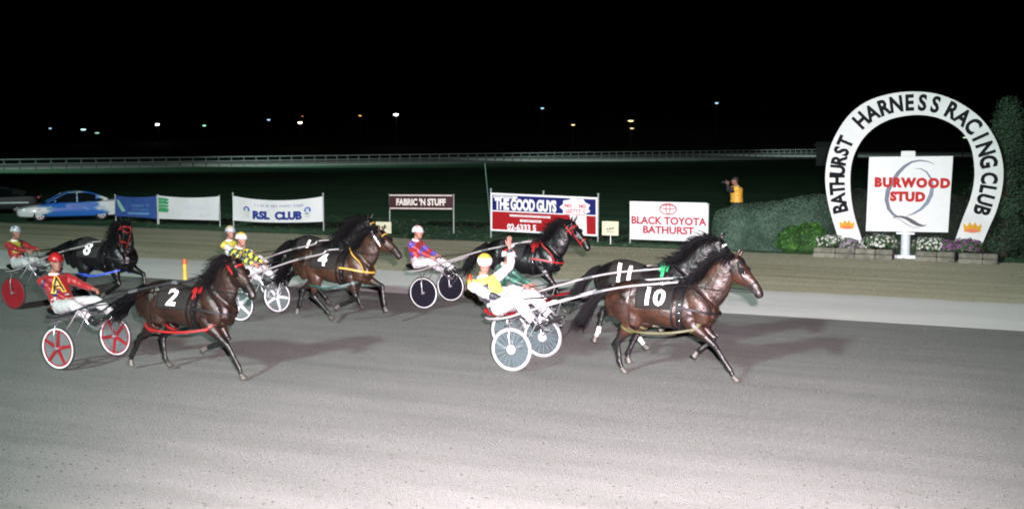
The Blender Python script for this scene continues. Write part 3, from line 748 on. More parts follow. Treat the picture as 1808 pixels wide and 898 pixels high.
for word, p0, p1 in (('BATHURST', (1486, 368), (1508, 258)), ('HARNESS', (1528, 222), (1650, 186)), ('RACING', (1680, 196), (1744, 288)), ('CLUB', (1746, 312), (1733, 372))):
    s0, s1 = midnear(*p0), midnear(*p1); n = len(word)
    for i, chh in enumerate(word):
        c, t = midat(s0 + (s1 - s0) * i / (n - 1)); o2 = Vector((-t.y, t.x))
        flat_text(B, chh, .64 if word in ('HARNESS', 'RACING') else .60, Vector((c.x, -.07, c.y)), Vector((t.x, 0, t.y)), Vector((o2.x, 0, o2.y)), .006, bold=.026, sx=.80)
B.build('lettering', mat('black_lettering', (.008, .009, .012), .8, spec=.15), arch, smooth=False, fixn=False)
for px, py, sc in ((1496, 396, 1.25), (1717, 401, 1.4)):
    q = pl(px, py); o2 = Vector((q[0], -.07, q[1])); B = MB(); s = .16 * sc
    slabpoly(B, [(-s, -.6 * s), (s, -.6 * s), (1.12 * s, .5 * s), (.62 * s, .15 * s), (.35 * s, .72 * s), (0, .25 * s), (-.35 * s, .72 * s), (-.62 * s, .15 * s), (-1.12 * s, .5 * s)], o2, X, Z, .003, .01, 0)
    slabpoly(B, [(s * .8 * math.cos(k * .524), -.42 * s + s * .28 * math.sin(k * .524)) for k in range(12)], o2, X, Z, .014, .004, 1)
    B.build('crown_emblem', [mat('gold_paint', (.62, .32, .02), .7, spec=.2), mat('orange_paint', (.62, .12, .02), .5)], arch, smooth=False)
# square board on its post
T_B = 36.75; ob = D(1598, 452, T_B); ob.z = 0
bd = empty('stud_board', ob, HD, 'square white board inside the arch reading BURWOOD STUD over a large Q', 'sign board')
plb = lambda px, py: pl(px, py, T_B, ob)
B = MB(); cor = [plb(1529, 407.5), plb(1674, 410), plb(1683, 275.5), plb(1535, 277)]
slabpoly(B, cor, Vector((0, .04, 0)), X, Z, 0, .08); B.build('panel', m_white, bd, smooth=False)
zq = lambda x, y: plb(1510 + x / 5.61, 260 + y / 5.61)
B = MB(); oo = Vector((0, -.04, 0))
stroke(B, [zq(*p) for p in [(790, 168), (720, 140), (640, 130), (560, 145), (490, 190), (430, 250), (370, 340), (325, 430), (312, 520), (335, 610), (380, 665), (430, 688), (470, 690)]], [.01, .03, .045, .06, .09, .11, .12, .13, .12, .10, .08, .04, .02], oo, X, Z, .005, 0)
stroke(B, [zq(*p) for p in [(590, 212), (650, 212), (710, 245), (752, 310), (766, 390), (752, 470), (715, 545), (655, 610), (580, 655), (505, 680)]], [.01, .03, .05, .06, .10, .12, .11, .08, .05, .01], oo, X, Z, .005, 1)
stroke(B, [zq(*p) for p in [(365, 700), (400, 686), (450, 684), (510, 700), (570, 735), (625, 765), (670, 775), (710, 770)]], [.005, .04, .06, .09, .12, .09, .05, .01], oo, X, Z, .008, 2)
stroke(B, [zq(*p) for p in [(380, 700), (440, 710), (510, 760), (570, 790), (620, 795), (660, 785)]], [.01, .02, .025, .02, .015, .005], oo, X, Z, .006, 0)
B.build('letter_emblem', [mat('slate_stroke', (.09, .11, .15), .5), mat('slate_stroke_pale', (.13, .17, .24), .5), mat('black_stroke', (.02, .02, .03), .5)], bd, smooth=False, fixn=False)
B = MB(); q = zq(562, 355); flat_text(B, 'BURWOOD', .36, Vector((q[0], -.04, q[1])), X, Z, .011, bold=.026, spacing=1.22, sx=.98)
q = zq(520, 492); flat_text(B, 'STUD', .36, Vector((q[0], -.04, q[1])), X, Z, .011, bold=.026, spacing=1.12)
B.build('red_lettering', mat('board_red', (.45, .02, .02), .7, spec=.2), bd, smooth=False, fixn=False)
B = MB(); q = plb(1604, 272); box(B, (q[0], 0, q[1]), (.20, .09, .09), bev=.02); B.build('top_lamp_box', mat('lamp_box', (.6, .62, .62), .5), bd)
B = MB(); z1 = plb(1598, 409)[1]; tube(B, [(0, .02, .02), (0, .02, z1)], .135, 20); box(B, (0, .02, z1 - .04), (.26, .14, .03), bev=.01); box(B, (0, .02, .05), (.32, .2, .05), bev=.015)
B.build('post', mat('post_white', (.62, .68, .72), .4), bd)
bush('round_shrub', 'low dark shrub behind the post of the square board', 'shrub', 1598, 37.0, .55, .25, .62, [(.014, .03, .016), (.02, .045, .02), (.03, .06, .03)], 1500, .06, 2.4, .3, 14)

# ------------------------------------------------------------------ cars on the infield
def car_paint(name, c1, c2, c3):
    m = bpy.data.materials.new(name); m.use_nodes = True; nt = m.node_tree; b = nt.nodes['Principled BSDF']; L = nt.links
    b.inputs['Roughness'].default_value = .25; b.inputs['Coat Weight'].default_value = .6
    tc = nt.nodes.new('ShaderNodeTexCoord'); mp = nt.nodes.new('ShaderNodeMapping'); mp.inputs['Rotation'].default_value = (0, R(38), 0); mp.inputs['Scale'].default_value = (.55, .3, 2.2)
    L.new(tc.outputs['Object'], mp.inputs[0]); n = nt.nodes.new('ShaderNodeTexNoise'); n.inputs['Scale'].default_value = 1.5; n.inputs['Detail'].default_value = 3; n.inputs['Distortion'].default_value = .6
    L.new(mp.outputs[0], n.inputs[0]); sx = nt.nodes.new('ShaderNodeSeparateXYZ'); L.new(tc.outputs['Object'], sx.inputs[0])
    ab = nt.nodes.new('ShaderNodeMath'); ab.operation = 'ABSOLUTE'; L.new(sx.outputs[0], ab.inputs[0])
    mr = nt.nodes.new('ShaderNodeMapRange'); mr.inputs[1].default_value = 1.0; mr.inputs[2].default_value = 2.1; mr.inputs[3].default_value = -.08; mr.inputs[4].default_value = .32; L.new(ab.outputs[0], mr.inputs[0])
    ad = nt.nodes.new('ShaderNodeMath'); ad.operation = 'ADD'; L.new(n.outputs[0], ad.inputs[0]); L.new(mr.outputs[0], ad.inputs[1])
    zz_ = nt.nodes.new('ShaderNodeMath'); zz_.operation = 'MULTIPLY_ADD'; zz_.inputs[1].default_value = .12; zz_.inputs[2].default_value = -.08; L.new(sx.outputs[2], zz_.inputs[0])
    a2 = nt.nodes.new('ShaderNodeMath'); a2.operation = 'ADD'; L.new(ad.outputs[0], a2.inputs[0]); L.new(zz_.outputs[0], a2.inputs[1])
    r = nt.nodes.new('ShaderNodeValToRGB'); L.new(a2.outputs[0], r.inputs[0]); e = r.color_ramp.elements; e.new(.5)
    for i, (p, c) in enumerate(((.44, c1), (.52, c2), (.60, c3))): e[i].position = p; e[i].color = c + (1,)
    L.new(r.outputs[0], b.inputs['Base Color']); return m
def make_car(loc, rz, label, paint, stripe=None):
    e = empty('parked_car', loc, rz, label, 'car', 'cars parked on the infield'); e.scale = (.88,) * 3
    ST_ = [  # x, half width, z bottom, z belt(shoulder), z top centre
        (2.42, .52, .34, .52, .55), (2.36, .72, .27, .58, .62), (2.15, .84, .22, .64, .70), (1.7, .89, .20, .70, .78), (1.2, .90, .20, .76, .86), (.75, .90, .20, .82, .94), (0, .905, .20, .86, .95), (-.9, .905, .20, .89, .96),
        (-1.45, .90, .20, .91, .97), (-1.9, .88, .22, .92, 1.0), (-2.25, .84, .26, .90, 1.01), (-2.40, .76, .32, .84, .96), (-2.46, .62, .42, .74, .80)]
    rows = smooth_path([[Vector((a, b, c)), Vector((d, f, 0))] for a, b, c, d, f in ST_], 4); vs = []; n = len(rows)
    for p, q in rows:
        x, w, zb = p; zs, zt = q.x, q.y
        half = [(0, zb), (w * .8, zb), (w * .96, zb + .06), (w, zb + .18), (w * 1.0, (zb + zs) / 2 + .06), (w * .975, zs), (w * .90, zs + (zt - zs) * .62), (w * .6, zs + (zt - zs) * .93), (0, zt)]
        ring = [(x, -a, b) for a, b in half] + [(x, a, b) for a, b in half[-2:0:-1]]
        vs += ring
    k = len(ring); B = MB(); fs = [(i * k + j, i * k + (j + 1) % k, (i + 1) * k + (j + 1) % k, (i + 1) * k + j) for i in range(n - 1) for j in range(k)]
    fs += [tuple(range(k)), tuple((n - 1) * k + j for j in range(k - 1, -1, -1))]; B.add(vs, fs)
    WX = (1.42, -1.38); body = B.build('body', paint, e)
    C2 = MB()
    for wx in WX:
        for sy in (-1, 1): tube(C2, [(wx, sy * .62, .33), (wx, sy * 1.1, .33)], .385, 32)
    cu = C2.build('cutter', paint); md = body.modifiers.new('b', 'BOOLEAN'); md.operation = 'DIFFERENCE'; md.object = cu; md.solver = 'EXACT'
    dg = bpy.context.evaluated_depsgraph_get(); dg.update(); m2 = bpy.data.meshes.new_from_object(body.evaluated_get(dg)); body.modifiers.clear(); body.data = m2; bpy.data.objects.remove(cu)
    # greenhouse
    gs = [(1.05, .70, .84, .90), (.62, .74, .90, 1.14), (.22, .76, .90, 1.36), (-.3, .77, .90, 1.415), (-.85, .76, .90, 1.38), (-1.3, .72, .92, 1.22), (-1.72, .66, .95, 1.03)]
    def ring2(x, w, zb, zt, o=0.0):
        h = zt - zb; hp = [(w + .06, zb), (w + .03, zb + h * .25), (w * .97, zb + h * .6), (w * .86, zb + h * .92), (w * .72, zt), (0, zt + .015)]
        hp = [(a + o, b + (o if b > zb + h * .5 else 0)) for a, b in hp[:-1]] + [(0, hp[-1][1] + o)]
        return [(x, -a, b) for a, b in hp] + [(x, a, b) for a, b in hp[-2::-1]]
    G_ = smooth_path([[Vector(g[:3]), float(g[3])] for g in gs], 4); vs = []
    for p, zt in G_: r_ = ring2(p.x, p.y, p.z, zt); vs += r_
    k = len(r_); B = MB(); B.add(vs, [(i * k + j, i * k + j + 1, (i + 1) * k + j + 1, (i + 1) * k + j) for i in range(len(G_) - 1) for j in range(k - 1)])
    B.build('window_glass', mat('dark_glass', (.008, .01, .012), .06, spec=.7), e)
    # roof skin and pillars
    B = MB(); vs = []; sel = [g for g in G_ if -1.05 < g[0].x < .35]
    for p, zt in sel: r_ = ring2(p.x, p.y, p.z, zt, .008); vs += r_[3:8]
    B.add(vs, [(i * 5 + j, i * 5 + j + 1, (i + 1) * 5 + j + 1, (i + 1) * 5 + j) for i in range(len(sel) - 1) for j in range(4)]); B.build('roof', paint, e)
    B = MB()
    for sy in (-1, 1):
        pp = [Vector((g[0].x, sy * (ring2(g[0].x, g[0].y, g[0].z, g[1], .006)[3][1] * -1), ring2(g[0].x, g[0].y, g[0].z, g[1], .01)[3][2])) for g in G_]
        tube(B, pp, .028, 6)
        box(B, (-.28, sy * .775, 1.12), (.03, .012, .24), ax=(X, Vector((0, 1, 0)), Vector((0, -.28 * sy, 1)).normalized()))
        B.add([(-1.12, sy * .785, .94), (-1.75, sy * .72, .98), (-1.62, sy * .655, 1.06), (-1.15, sy * .70, 1.26)], [(0, 1, 2, 3)])
    B.build('pillars', paint, e)
    for i, wx in enumerate(WX):
        for sy in (-1, 1):
            B = MB(); torus(B, (wx, sy * .80, .325), (0, 1, 0), .245, .085, 0, 36, 10, 1.15); wh = B.build('wheel', mat('tyre_rubber', (.02, .02, .022), .8), e)
            B = MB(); disc(B, (wx, sy * .85, .325), (0, 1, 0), .17, .195, .03, 0, 36); ellipsoid(B, (wx, sy * .86, .325), (.045, .025, .045))
            for q in range(7):
                a = q * 2 * math.pi / 7; box(B, (wx + .10 * math.cos(a), sy * .865, .325 + .10 * math.sin(a)), (.085, .012, .02), ax=(Vector((math.cos(a), 0, math.sin(a))), Vector((0, 1, 0)), Vector((-math.sin(a), 0, math.cos(a)))), bev=.004)
            B.build('rim', mat('alloy', (.55, .56, .58), .3, .8), wh)
    for sy in (-1, 1):
        B = MB(); ellipsoid(B, (2.28, sy * .66, .60), (.14, .14, .06)); B.build('headlight', mat('headlight_glass', (.6, .62, .62), .1), e)
        B = MB(); box(B, (-2.40, sy * .66, .86), (.07, .16, .06), bev=.02); B.build('tail_light', mat('tail_red', (.35, .01, .01), .25), e)
        B = MB(); ellipsoid(B, (.72, sy * 1.0, .97), (.07, .10, .06)); B.build('mirror', paint, e)
        B = MB(); box(B, (-.15, sy * .912, .72), (.09, .012, .012)); B.build('door_handle', mat('handle_dark', (.1, .1, .12), .4), e)
    B = MB(); box(B, (2.40, 0, .42), (.06, .5, .07), bev=.02); B.build('grille', mat('grille_black', (.02, .02, .02), .5), e)
    if stripe:  # pale bars stand in for the highlight along the car's waist
        B = MB()
        for sy in (-1, 1): box(B, (0, sy * .914, .60), (1.9, .006, .035))
        B.build('side_highlight', stripe, e)
    return e
g = G(124, 388.5)
make_car((g.x, g.y, .004), R(180 + 25), 'blue and white patterned sedan parked left of the blue banner', car_paint('blue_white_paint', (.03, .16, .60), (.22, .42, .62), (.78, .80, .82)))
g = G(8, 377)
make_car((g.x - .6, g.y, .004), R(180 + 18), 'dark car with a pale painted highlight along its side at the left edge behind the patterned sedan', mat('dark_paint', (.005, .006, .008), .5), mat('painted_highlight', (.5, .6, .6), .35, .3))
# ------------------------------------------------------------------ horses
def coat_mat(name, base, dark, zlo=.50, zhi=.86, sheen=.25, rough=.42):
    m = bpy.data.materials.new(name); m.use_nodes = True; nt = m.node_tree; b = nt.nodes['Principled BSDF']; L = nt.links
    b.inputs['Roughness'].default_value = rough; b.inputs['Specular IOR Level'].default_value = .42
    tc = nt.nodes.new('ShaderNodeTexCoord'); no = nt.nodes.new('ShaderNodeTexNoise'); no.inputs['Scale'].default_value = 3.8; no.inputs['Detail'].default_value = 6
    L.new(tc.outputs['Object'], no.inputs[0])
    at = nt.nodes.new('ShaderNodeAttribute'); at.attribute_name = 'points'
    wt = nt.nodes.new('ShaderNodeAttribute'); wt.attribute_name = 'white'
    m1 = nt.nodes.new('ShaderNodeMix'); m1.data_type = 'RGBA'; m1.inputs[6].default_value = tuple(c * .38 for c in base) + (1,); m1.inputs[7].default_value = tuple(c * 1.25 for c in base) + (1,)
    mr = nt.nodes.new('ShaderNodeMapRange'); mr.inputs[1].default_value = .36; mr.inputs[2].default_value = .62; L.new(no.outputs[0], mr.inputs[0]); L.new(mr.outputs[0], m1.inputs[0])
    m2 = nt.nodes.new('ShaderNodeMix'); m2.data_type = 'RGBA'; m2.inputs[7].default_value = dark + (1,)
    L.new(at.outputs['Fac'], m2.inputs[0]); L.new(m1.outputs[2], m2.inputs[6])
    m3 = nt.nodes.new('ShaderNodeMix'); m3.data_type = 'RGBA'; m3.inputs[7].default_value = (.62, .60, .56, 1)
    L.new(wt.outputs['Fac'], m3.inputs[0]); L.new(m2.outputs[2], m3.inputs[6]); L.new(m3.outputs[2], b.inputs['Base Color'])
    n2 = nt.nodes.new('ShaderNodeTexNoise'); n2.inputs['Scale'].default_value = 7; n2.inputs['Detail'].default_value = 5; L.new(tc.outputs['Object'], n2.inputs[0])
    bp = nt.nodes.new('ShaderNodeBump'); bp.inputs['Strength'].default_value = .55; bp.inputs['Distance'].default_value = .05; L.new(n2.outputs[0], bp.inputs['Height']); L.new(bp.outputs[0], b.inputs['Normal'])
    return m
BAY = coat_mat('bay_coat', (.027, .0108, .0062), (.0045, .0042, .0048))
BAY2 = coat_mat('brown_coat', (.0165, .0075, .0048), (.0040, .0038, .0042))
BAY3 = coat_mat('warm_bay_coat', (.030, .0132, .0072), (.0045, .0045, .005))
BLACK = coat_mat('black_coat', (.0038, .0038, .0046), (.003, .003, .0036), rough=.36)
DARK = coat_mat('dark_brown_coat', (.0050, .0040, .0040), (.003, .003, .0035))
m_mane = mat('black_hair', (.0015, .0015, .002), .7, var=.3, scale=30, spec=.08)
m_leather = mat('black_leather', (.004, .004, .005), .5, var=.2, spec=.25); m_metal = mat('bright_steel', (.6, .62, .65), .22, 1.0, var=.04)
m_red_s = mat('red_webbing', (.20, .006, .007), .5); m_eye = mat('dark_eye', (.006, .005, .005), .05, spec=.8)
m_white_s = mat('white_webbing', (.72, .73, .74), .5); m_gold_s = mat('yellow_webbing', (.30, .19, .025), .5); m_green_s = mat('green_webbing', (.02, .22, .09), .5); m_blue_s = mat('blue_webbing', (.02, .06, .4), .5)
m_cloth_dark = mat('dark_saddlecloth', (.014, .0135, .013), .85, bump=.2, bscale=80, spec=.1); m_num = mat('white_number', (.80, .80, .80), .5, var=.02)
m_hoof = mat('hoof_horn', (.05, .045, .04), .5)

BODY = [  # x, top, bottom, half width
    (-.90, 1.36, 1.14, .06), (-.86, 1.42, 1.04, .15), (-.76, 1.49, .97, .225), (-.60, 1.545, .93, .275), (-.42, 1.565, .93, .29), (-.25, 1.54, .93, .285), (-.08, 1.49, .885, .29),
    (.10, 1.465, .86, .295), (.25, 1.49, .845, .285), (.38, 1.555, .845, .26), (.48, 1.585, .86, .235), (.58, 1.545, .89, .225), (.68, 1.45, .95, .20), (.76, 1.33, 1.02, .15), (.80, 1.24, 1.10, .09)]
def leg_rows(j, front):
    """j: list of joints (x,z). returns loft rows"""
    P = [Vector((a, 0, b)) for a, b in j]
    def seg(i, t): return P[i].lerp(P[i + 1], t)
    if front:   # elbow, knee, fetlock, hoof
        q = [(P[0] + Vector((-.02, 0, .16)), .11, .17), (P[0], .092, .125), (seg(0, .3), .084, .106), (seg(0, .62), .060, .073), (seg(0, .88), .047, .055), (seg(1, 0), .044, .052), (seg(1, .12), .036, .044), (seg(1, .3), .031, .042), (seg(1, .7), .030, .041), (seg(1, .9), .034, .046), (seg(2, 0), .034, .046), (seg(2, .3), .028, .034), (seg(2, .62), .034, .038)]
    else:       # stifle, hock, fetlock, hoof
        q = [(P[0] + Vector((-.10, 0, .22)), .12, .25), (P[0] + Vector((-.04, 0, .06)), .115, .185), (seg(0, .2), .102, .152), (seg(0, .5), .072, .100), (seg(0, .8), .047, .060), (seg(1, -.06), .044, .058), (seg(1, .06), .042, .060), (seg(1, .2), .034, .046), (seg(1, .45), .032, .044), (seg(1, .8), .032, .043), (seg(2, -.05), .035, .047), (seg(2, .3), .029, .036), (seg(2, .62), .035, .04)]
    return q, P
def hit_ring(bv, c, axis, n=40, off=.008, a0=0, a1=2 * math.pi, rmax=.9, up=Vector((0, 0, 1))):
    """points on the skin around centre c in the plane normal to axis"""
    axis = axis.normalized(); q = (up - axis * up.dot(axis)).normalized(); s = axis.cross(q); out = []
    closed = abs(a1 - a0 - 2 * math.pi) < 1e-3; m = n if closed else n + 1
    for k in range(m):
        a = a0 + (a1 - a0) * k / n; d = s * math.cos(a) + q * math.sin(a); h = bv.ray_cast(c, d, rmax)
        if h[0] is None:
            if out: out.append(out[-1].copy())
            continue
        out.append(h[0] + d * off)
    # light smoothing
    for _ in range(2):
        o2 = [p.copy() for p in out]; m2 = len(out)
        for k in range(m2):
            if not closed and k in (0, m2 - 1): continue
            out[k] = (o2[(k - 1) % m2] + o2[k] * 2 + o2[(k + 1) % m2]) / 4
    return out, closed
def ribbon(B, pts, width, axis=None, closed=False, th=.006, mi=0, centre=None):
    """flat strap; width direction = axis or along tangent x outward"""
    n = len(pts); vs = []; 
    c = centre or sum((Vector(p) for p in pts), Vector()) / n
    for i in range(n):
        p = Vector(pts[i]); a = Vector(pts[(i - 1) % n] if closed or i else pts[0]); b = Vector(pts[(i + 1) % n] if closed or i < n - 1 else pts[-1])
        t = (b - a).normalized() if (b - a).length > 1e-7 else Vector((1, 0, 0))
        if axis is not None: w = (axis - t * axis.dot(t)).normalized(); o = t.cross(w).normalized()
        else: o = (p - c); o = (o - t * o.dot(t)).normalized(); w = o.cross(t).normalized()
        if o.dot(p - c) < 0: o = -o
        vs += [p + w * width / 2 + o * th, p - w * width / 2 + o * th, p - w * width / 2 - o * th * .6, p + w * width / 2 - o * th * .6]
    fs = []
    for i in range(n if closed else n - 1):
        j = (i + 1) % n
        for k in range(4): fs.append((i * 4 + k, i * 4 + (k + 1) % 4, j * 4 + (k + 1) % 4, j * 4 + k))
    if not closed: fs += [(3, 2, 1, 0), tuple((n - 1) * 4 + k for k in range(4))]
    B.add(vs, fs, mi)
def snap(bv, pts, off=.01, steps=6):
    P = [a[0] for a in smooth_path([[Vector(p)] for p in pts], steps)]; out = []
    for p in P:
        h = bv.find_nearest(p); nrm = h[1]; q = h[0]
        if (p - q).dot(nrm) > off * 1.5: q = p    # bridges hollows
        else: q = q + nrm * off
        out.append(q)
    return out
def horse(label, loc, rz, coat, legs, poll, hdir, number=None, tack='black', pad=None, whites=(), seed=0, hyaw=0.0, group='harness racing horses', num_x=.02, ext=None, blind=True, scale=1.0, mane_vol=1.0, dz=-.12, parts={}):
    """legs: NF, FF, NH, FH joint lists in side plane (near = -y)"""
    e = empty('race_horse', loc, rz, label, 'horse', group); e.scale = (scale,) * 3
    rnd = random.Random(seed); B = MB()
    # barrel
    vs = []; rows = smooth_path([[float(q) for q in r] for r in BODY], 3); seg = 24
    for x, zt, zb, w in rows:
        zc = zb + (zt - zb) * .46
        for k in range(seg):
            a = 2 * math.pi * k / seg; sa, ca = math.sin(a), math.cos(a)
            z = zc + (zt - zc) * sa if sa > 0 else zc + (zc - zb) * sa
            y = w * ca * (1 - (.26 * max(0, sa) ** 2)) ; vs.append((x, y, z))
    n = len(rows); fs = [(i * seg + k, i * seg + (k + 1) % seg, (i + 1) * seg + (k + 1) % seg, (i + 1) * seg + k) for i in range(n - 1) for k in range(seg)]
    fs += [tuple(range(seg)), tuple((n - 1) * seg + k for k in range(seg - 1, -1, -1))]; B.add(vs, fs)
    # shoulders, buttocks, muscles
    for s in (-1, 1):
        loft(B, [(.40, s * .13, 1.46, .05, .08), (.50, s * .17, 1.30, .085, .15), (.60, s * .165, 1.14, .09, .15), (.58, s * .15, 1.0, .08, .12)])
        loft(B, [(.36, s * .155, 1.15, .06, .09), (.42, s * .165, 1.03, .085, .12), (.40, s * .15, .93, .07, .09)])
        loft(B, [(-.38, s * .13, 1.46, .07, .12), (-.52, s * .165, 1.30, .12, .20), (-.56, s * .165, 1.12, .115, .21), (-.5, s * .15, 1.0, .09, .16)])
        loft(B, [(-.80, s * .09, 1.36, .05, .07), (-.82, s * .11, 1.20, .085, .10), (-.74, s * .12, 1.02, .075, .10)])
        loft(B, [(.72, s * .075, 1.22, .07, .09), (.70, s * .09, 1.08, .085, .11), (.62, s * .10, .98, .07, .10)])
    # legs
    lg = []
    for i, (j, front) in enumerate(zip(legs, (True, True, False, False))):
        s = -1 if i in (0, 2) else 1; q, P = leg_rows(j, front); y0 = s * (.145 if front else .155)
        rws = []
        for m_, (p, ra, rb) in enumerate(q):
            f = min(1, m_ / 8); rws.append((p.x, y0 * (1 - .25 * f), p.z, ra, rb))
        loft(B, rws, seg=12)
        # hoof
        hd = (P[3] - P[2]).normalized(); fw = Vector((hd.z * -1, 0, hd.x)); 
        if fw.x < 0 and abs(hd.x) < .9: fw = -fw
        hp = P[3]; lg.append((P, y0 * .75, hd, fw))
        if not front:   # hock point
            hk = P[1]; bk = ((P[1] - P[0]).normalized() + (P[1] - P[2]).normalized()); bk = bk.normalized() if bk.length > .01 else Vector((-1, 0, 0))
            loft(B, [(hk.x + .02 * bk.x, y0 * .82, hk.z + .02 * bk.z, .03, .04), (hk.x + bk.x * .05 , y0 * .82, hk.z + bk.z * .05 + .03, .022, .025)], steps=1, seg=10)
    # neck
    nb = Vector((.50, 0, 1.24)); pl_ = Vector(poll); hd_ = Vector(hdir).normalized()
    m1 = nb.lerp(pl_, .35) + Vector((.02, 0, -.02)); m2 = nb.lerp(pl_, .7) + Vector((.0, 0, .035)); pend = pl_ + Vector((-.01, 0, -.06))
    sd = Vector((-hd_.y, hd_.x, 0)); sd = sd.normalized() if sd.length > .1 else Vector((0, 1, 0))
    if sd.y < 0: sd = -sd
    loft(B, [(nb.x - .10, nb.y, nb.z + .02, .14, .29), (m1.x, m1.y, m1.z, .118, .245), (m2.x, m2.y, m2.z, .096, .185), (pend.x, pend.y, pend.z, .080, .135)], seg=18, steps=5)
    # head frame: hd_ forward along the face, up_ normal of the face
    up_ = hd_.cross(sd).normalized()
    if up_.z < 0: up_ = -up_
    H0 = pl_ + hd_ * .02 - up_ * .03
    hrows = [(-.05, -.015, .060, .085), (.05, -.03, .083, .118), (.13, -.05, .092, .142), (.21, -.045, .090, .135), (.29, -.022, .072, .105), (.37, -.004, .055, .082), (.45, .004, .050, .070), (.53, -.004, .054, .066), (.585, -.018, .046, .055), (.61, -.025, .026, .034)]
    rws = []
    for d, o, ra, rb in hrows:
        p = H0 + hd_ * d * 1.06 + up_ * o; rws.append((p.x, p.y, p.z, ra * 1.12, rb * 1.14))
    loft(B, rws, side=sd, seg=18, steps=3)
    for s in (-1, 1):
        c = H0 + hd_ * .17 - up_ * .085 + sd * (s * .055); loft(B, [tuple(c - hd_ * .07) + (.03, .05), tuple(c) + (.038, .085), tuple(c + hd_ * .06) + (.025, .05)], side=sd, seg=12)   # cheek
        c = H0 + hd_ * .20 + up_ * .045 + sd * (s * .07); loft(B, [tuple(c - hd_ * .04) + (.018, .018), tuple(c) + (.024, .026), tuple(c + hd_ * .05) + (.014, .016)], side=sd, seg=10)  # brow
        c = H0 + hd_ * .585 + up_ * .005 + sd * (s * .035); loft(B, [tuple(c - hd_ * .04) + (.02, .025), tuple(c + hd_ * .02) + (.022, .026)], side=sd, seg=10, steps=1)  # nostril rim
        er = pl_ + sd * (s * .05) + hd_ * .0 + up_ * .03; ed = (up_ * .9 - hd_ * .35 + sd * (s * .25)).normalized()
        loft(B, [tuple(er) + (.026, .030), tuple(er + ed * .06) + (.034, .026), tuple(er + ed * .12) + (.022, .018), tuple(er + ed * .165) + (.006, .006)], side=sd, seg=10)
    lip = H0 + hd_ * .60 - up_ * .045; loft(B, [tuple(lip - hd_ * .10) + (.034, .022), tuple(lip) + (.032, .026)], side=sd, seg=10, steps=2)
    body = fuse('body', B, .0125, 5, [coat], e, .55)
    me = body.data; muz = H0 + hd_ * .56
    pt = me.attributes.new('points', 'FLOAT', 'POINT'); wh = me.attributes.new('white', 'FLOAT', 'POINT'); pv = []; wv = []
    def ss(a, b, x): x = max(0, min(1, (x - a) / (b - a))); return x * x * (3 - 2 * x)
    for v in me.vertices:
        p = v.co; d = 0.0; w = 0.0
        # distance along legs
        for li, (P, y0, hdv, fw) in enumerate(lg):
            if (p.y > 0) != (y0 > 0) : continue
            for s_ in (1, 2):
                a, b = P[s_], P[s_ + 1]; ab = b - a; t = max(0, min(1, (Vector((p.x, 0, p.z)) - a).dot(ab) / ab.length_squared)); dist = (Vector((p.x, 0, p.z)) - a - ab * t).length
                if dist < .11: d = max(d, ss(.12, .05, dist) if s_ == 1 else 1.0)
                if li in whites and s_ == 2 and dist < .075 : w = max(w, ss(.0, .25, t))
                if li in whites and s_ == 1 and dist < .06 and t > .72: w = 1.0
            a, b = P[0], P[1]; ab = b - a; t = (Vector((p.x, 0, p.z)) - a).dot(ab) / ab.length_squared
            if .5 < t < 1.15 and (Vector((p.x, 0, p.z)) - a - ab * t).length < .12: d = max(d, ss(.45, .95, t))
        d = max(d, ss(.20, .08, (p - muz).length) * .8, ss(1.28, 1.60, p.z + .05 * noise.noise(p * 5)) * .70 * ss(.75, .55, p.x))
        pv.append(d); wv.append(w)
    pt.data.foreach_set('value', pv); wh.data.foreach_set('value', wv)
    bv = bvh_of(body)
    # hooves
    for P, y0, hdv, fw in lg:
        c = P[3]; B = MB(); vs = []; rg = [(-.055, .036, -.012), (-.02, .042, 0), (.02, .050, .010), (.045, .055, .016)]
        for d, r, f in rg:
            for k in range(14):
                a = 2 * math.pi * k / 14; vs.append(Vector((c.x, y0, c.z)) + hdv * d + Vector((0, 1, 0)) * (r * .88 * math.sin(a)) + fw * (r * 1.08 * math.cos(a) + f))
        B.add(vs, [(i * 14 + k, i * 14 + (k + 1) % 14, (i + 1) * 14 + (k + 1) % 14, (i + 1) * 14 + k) for i in range(3) for k in range(14)] + [tuple(range(14)), tuple(42 + k for k in range(13, -1, -1))])
        B.build('hoof', m_hoof, e)
    # eyes, nostrils
    for s in (-1, 1):
        c = H0 + hd_ * .225 + up_ * .032 + sd * (s * .083); h = bv.find_nearest(c); B = MB(); ellipsoid(B, h[0] - h[1] * .006, (.021, .021, .021), seg=12, rings=8); B.build('eye', m_eye, e)
        c = H0 + hd_ * .615 + up_ * .01 + sd * (s * .038); h = bv.find_nearest(c); B = MB(); ellipsoid(B, h[0] - h[1] * .004, (.014, .009, .018), seg=10, rings=6); B.build('nostril', mat('nostril_dark', (.01, .006, .006), .6), e)
    # mane, forelock, tail
    B = MB()
    def lock(p, dirs, r, n=5, flat=.4):
        pts = [p]; d = dirs[0]
        for k in range(n):
            f = k / (n - 1); d = dirs[0].lerp(dirs[1], f); pts.append(pts[-1] + d * (1.0 / n))
        tube(B, pts, [r * (1 - .85 * (k / n)) for k in range(n + 1)], 4)
    crest = []
    for k in range(41):
        f = k / 40; c = nb.lerp(pl_, .1 + .92 * f); o = Vector((c.x - .45, c.y, c.z + .6)); h = bv.ray_cast(o, (Vector((c.x + .02, c.y, c.z)) - o), 1.5)
        if h[0] is not None: crest.append(h[0])
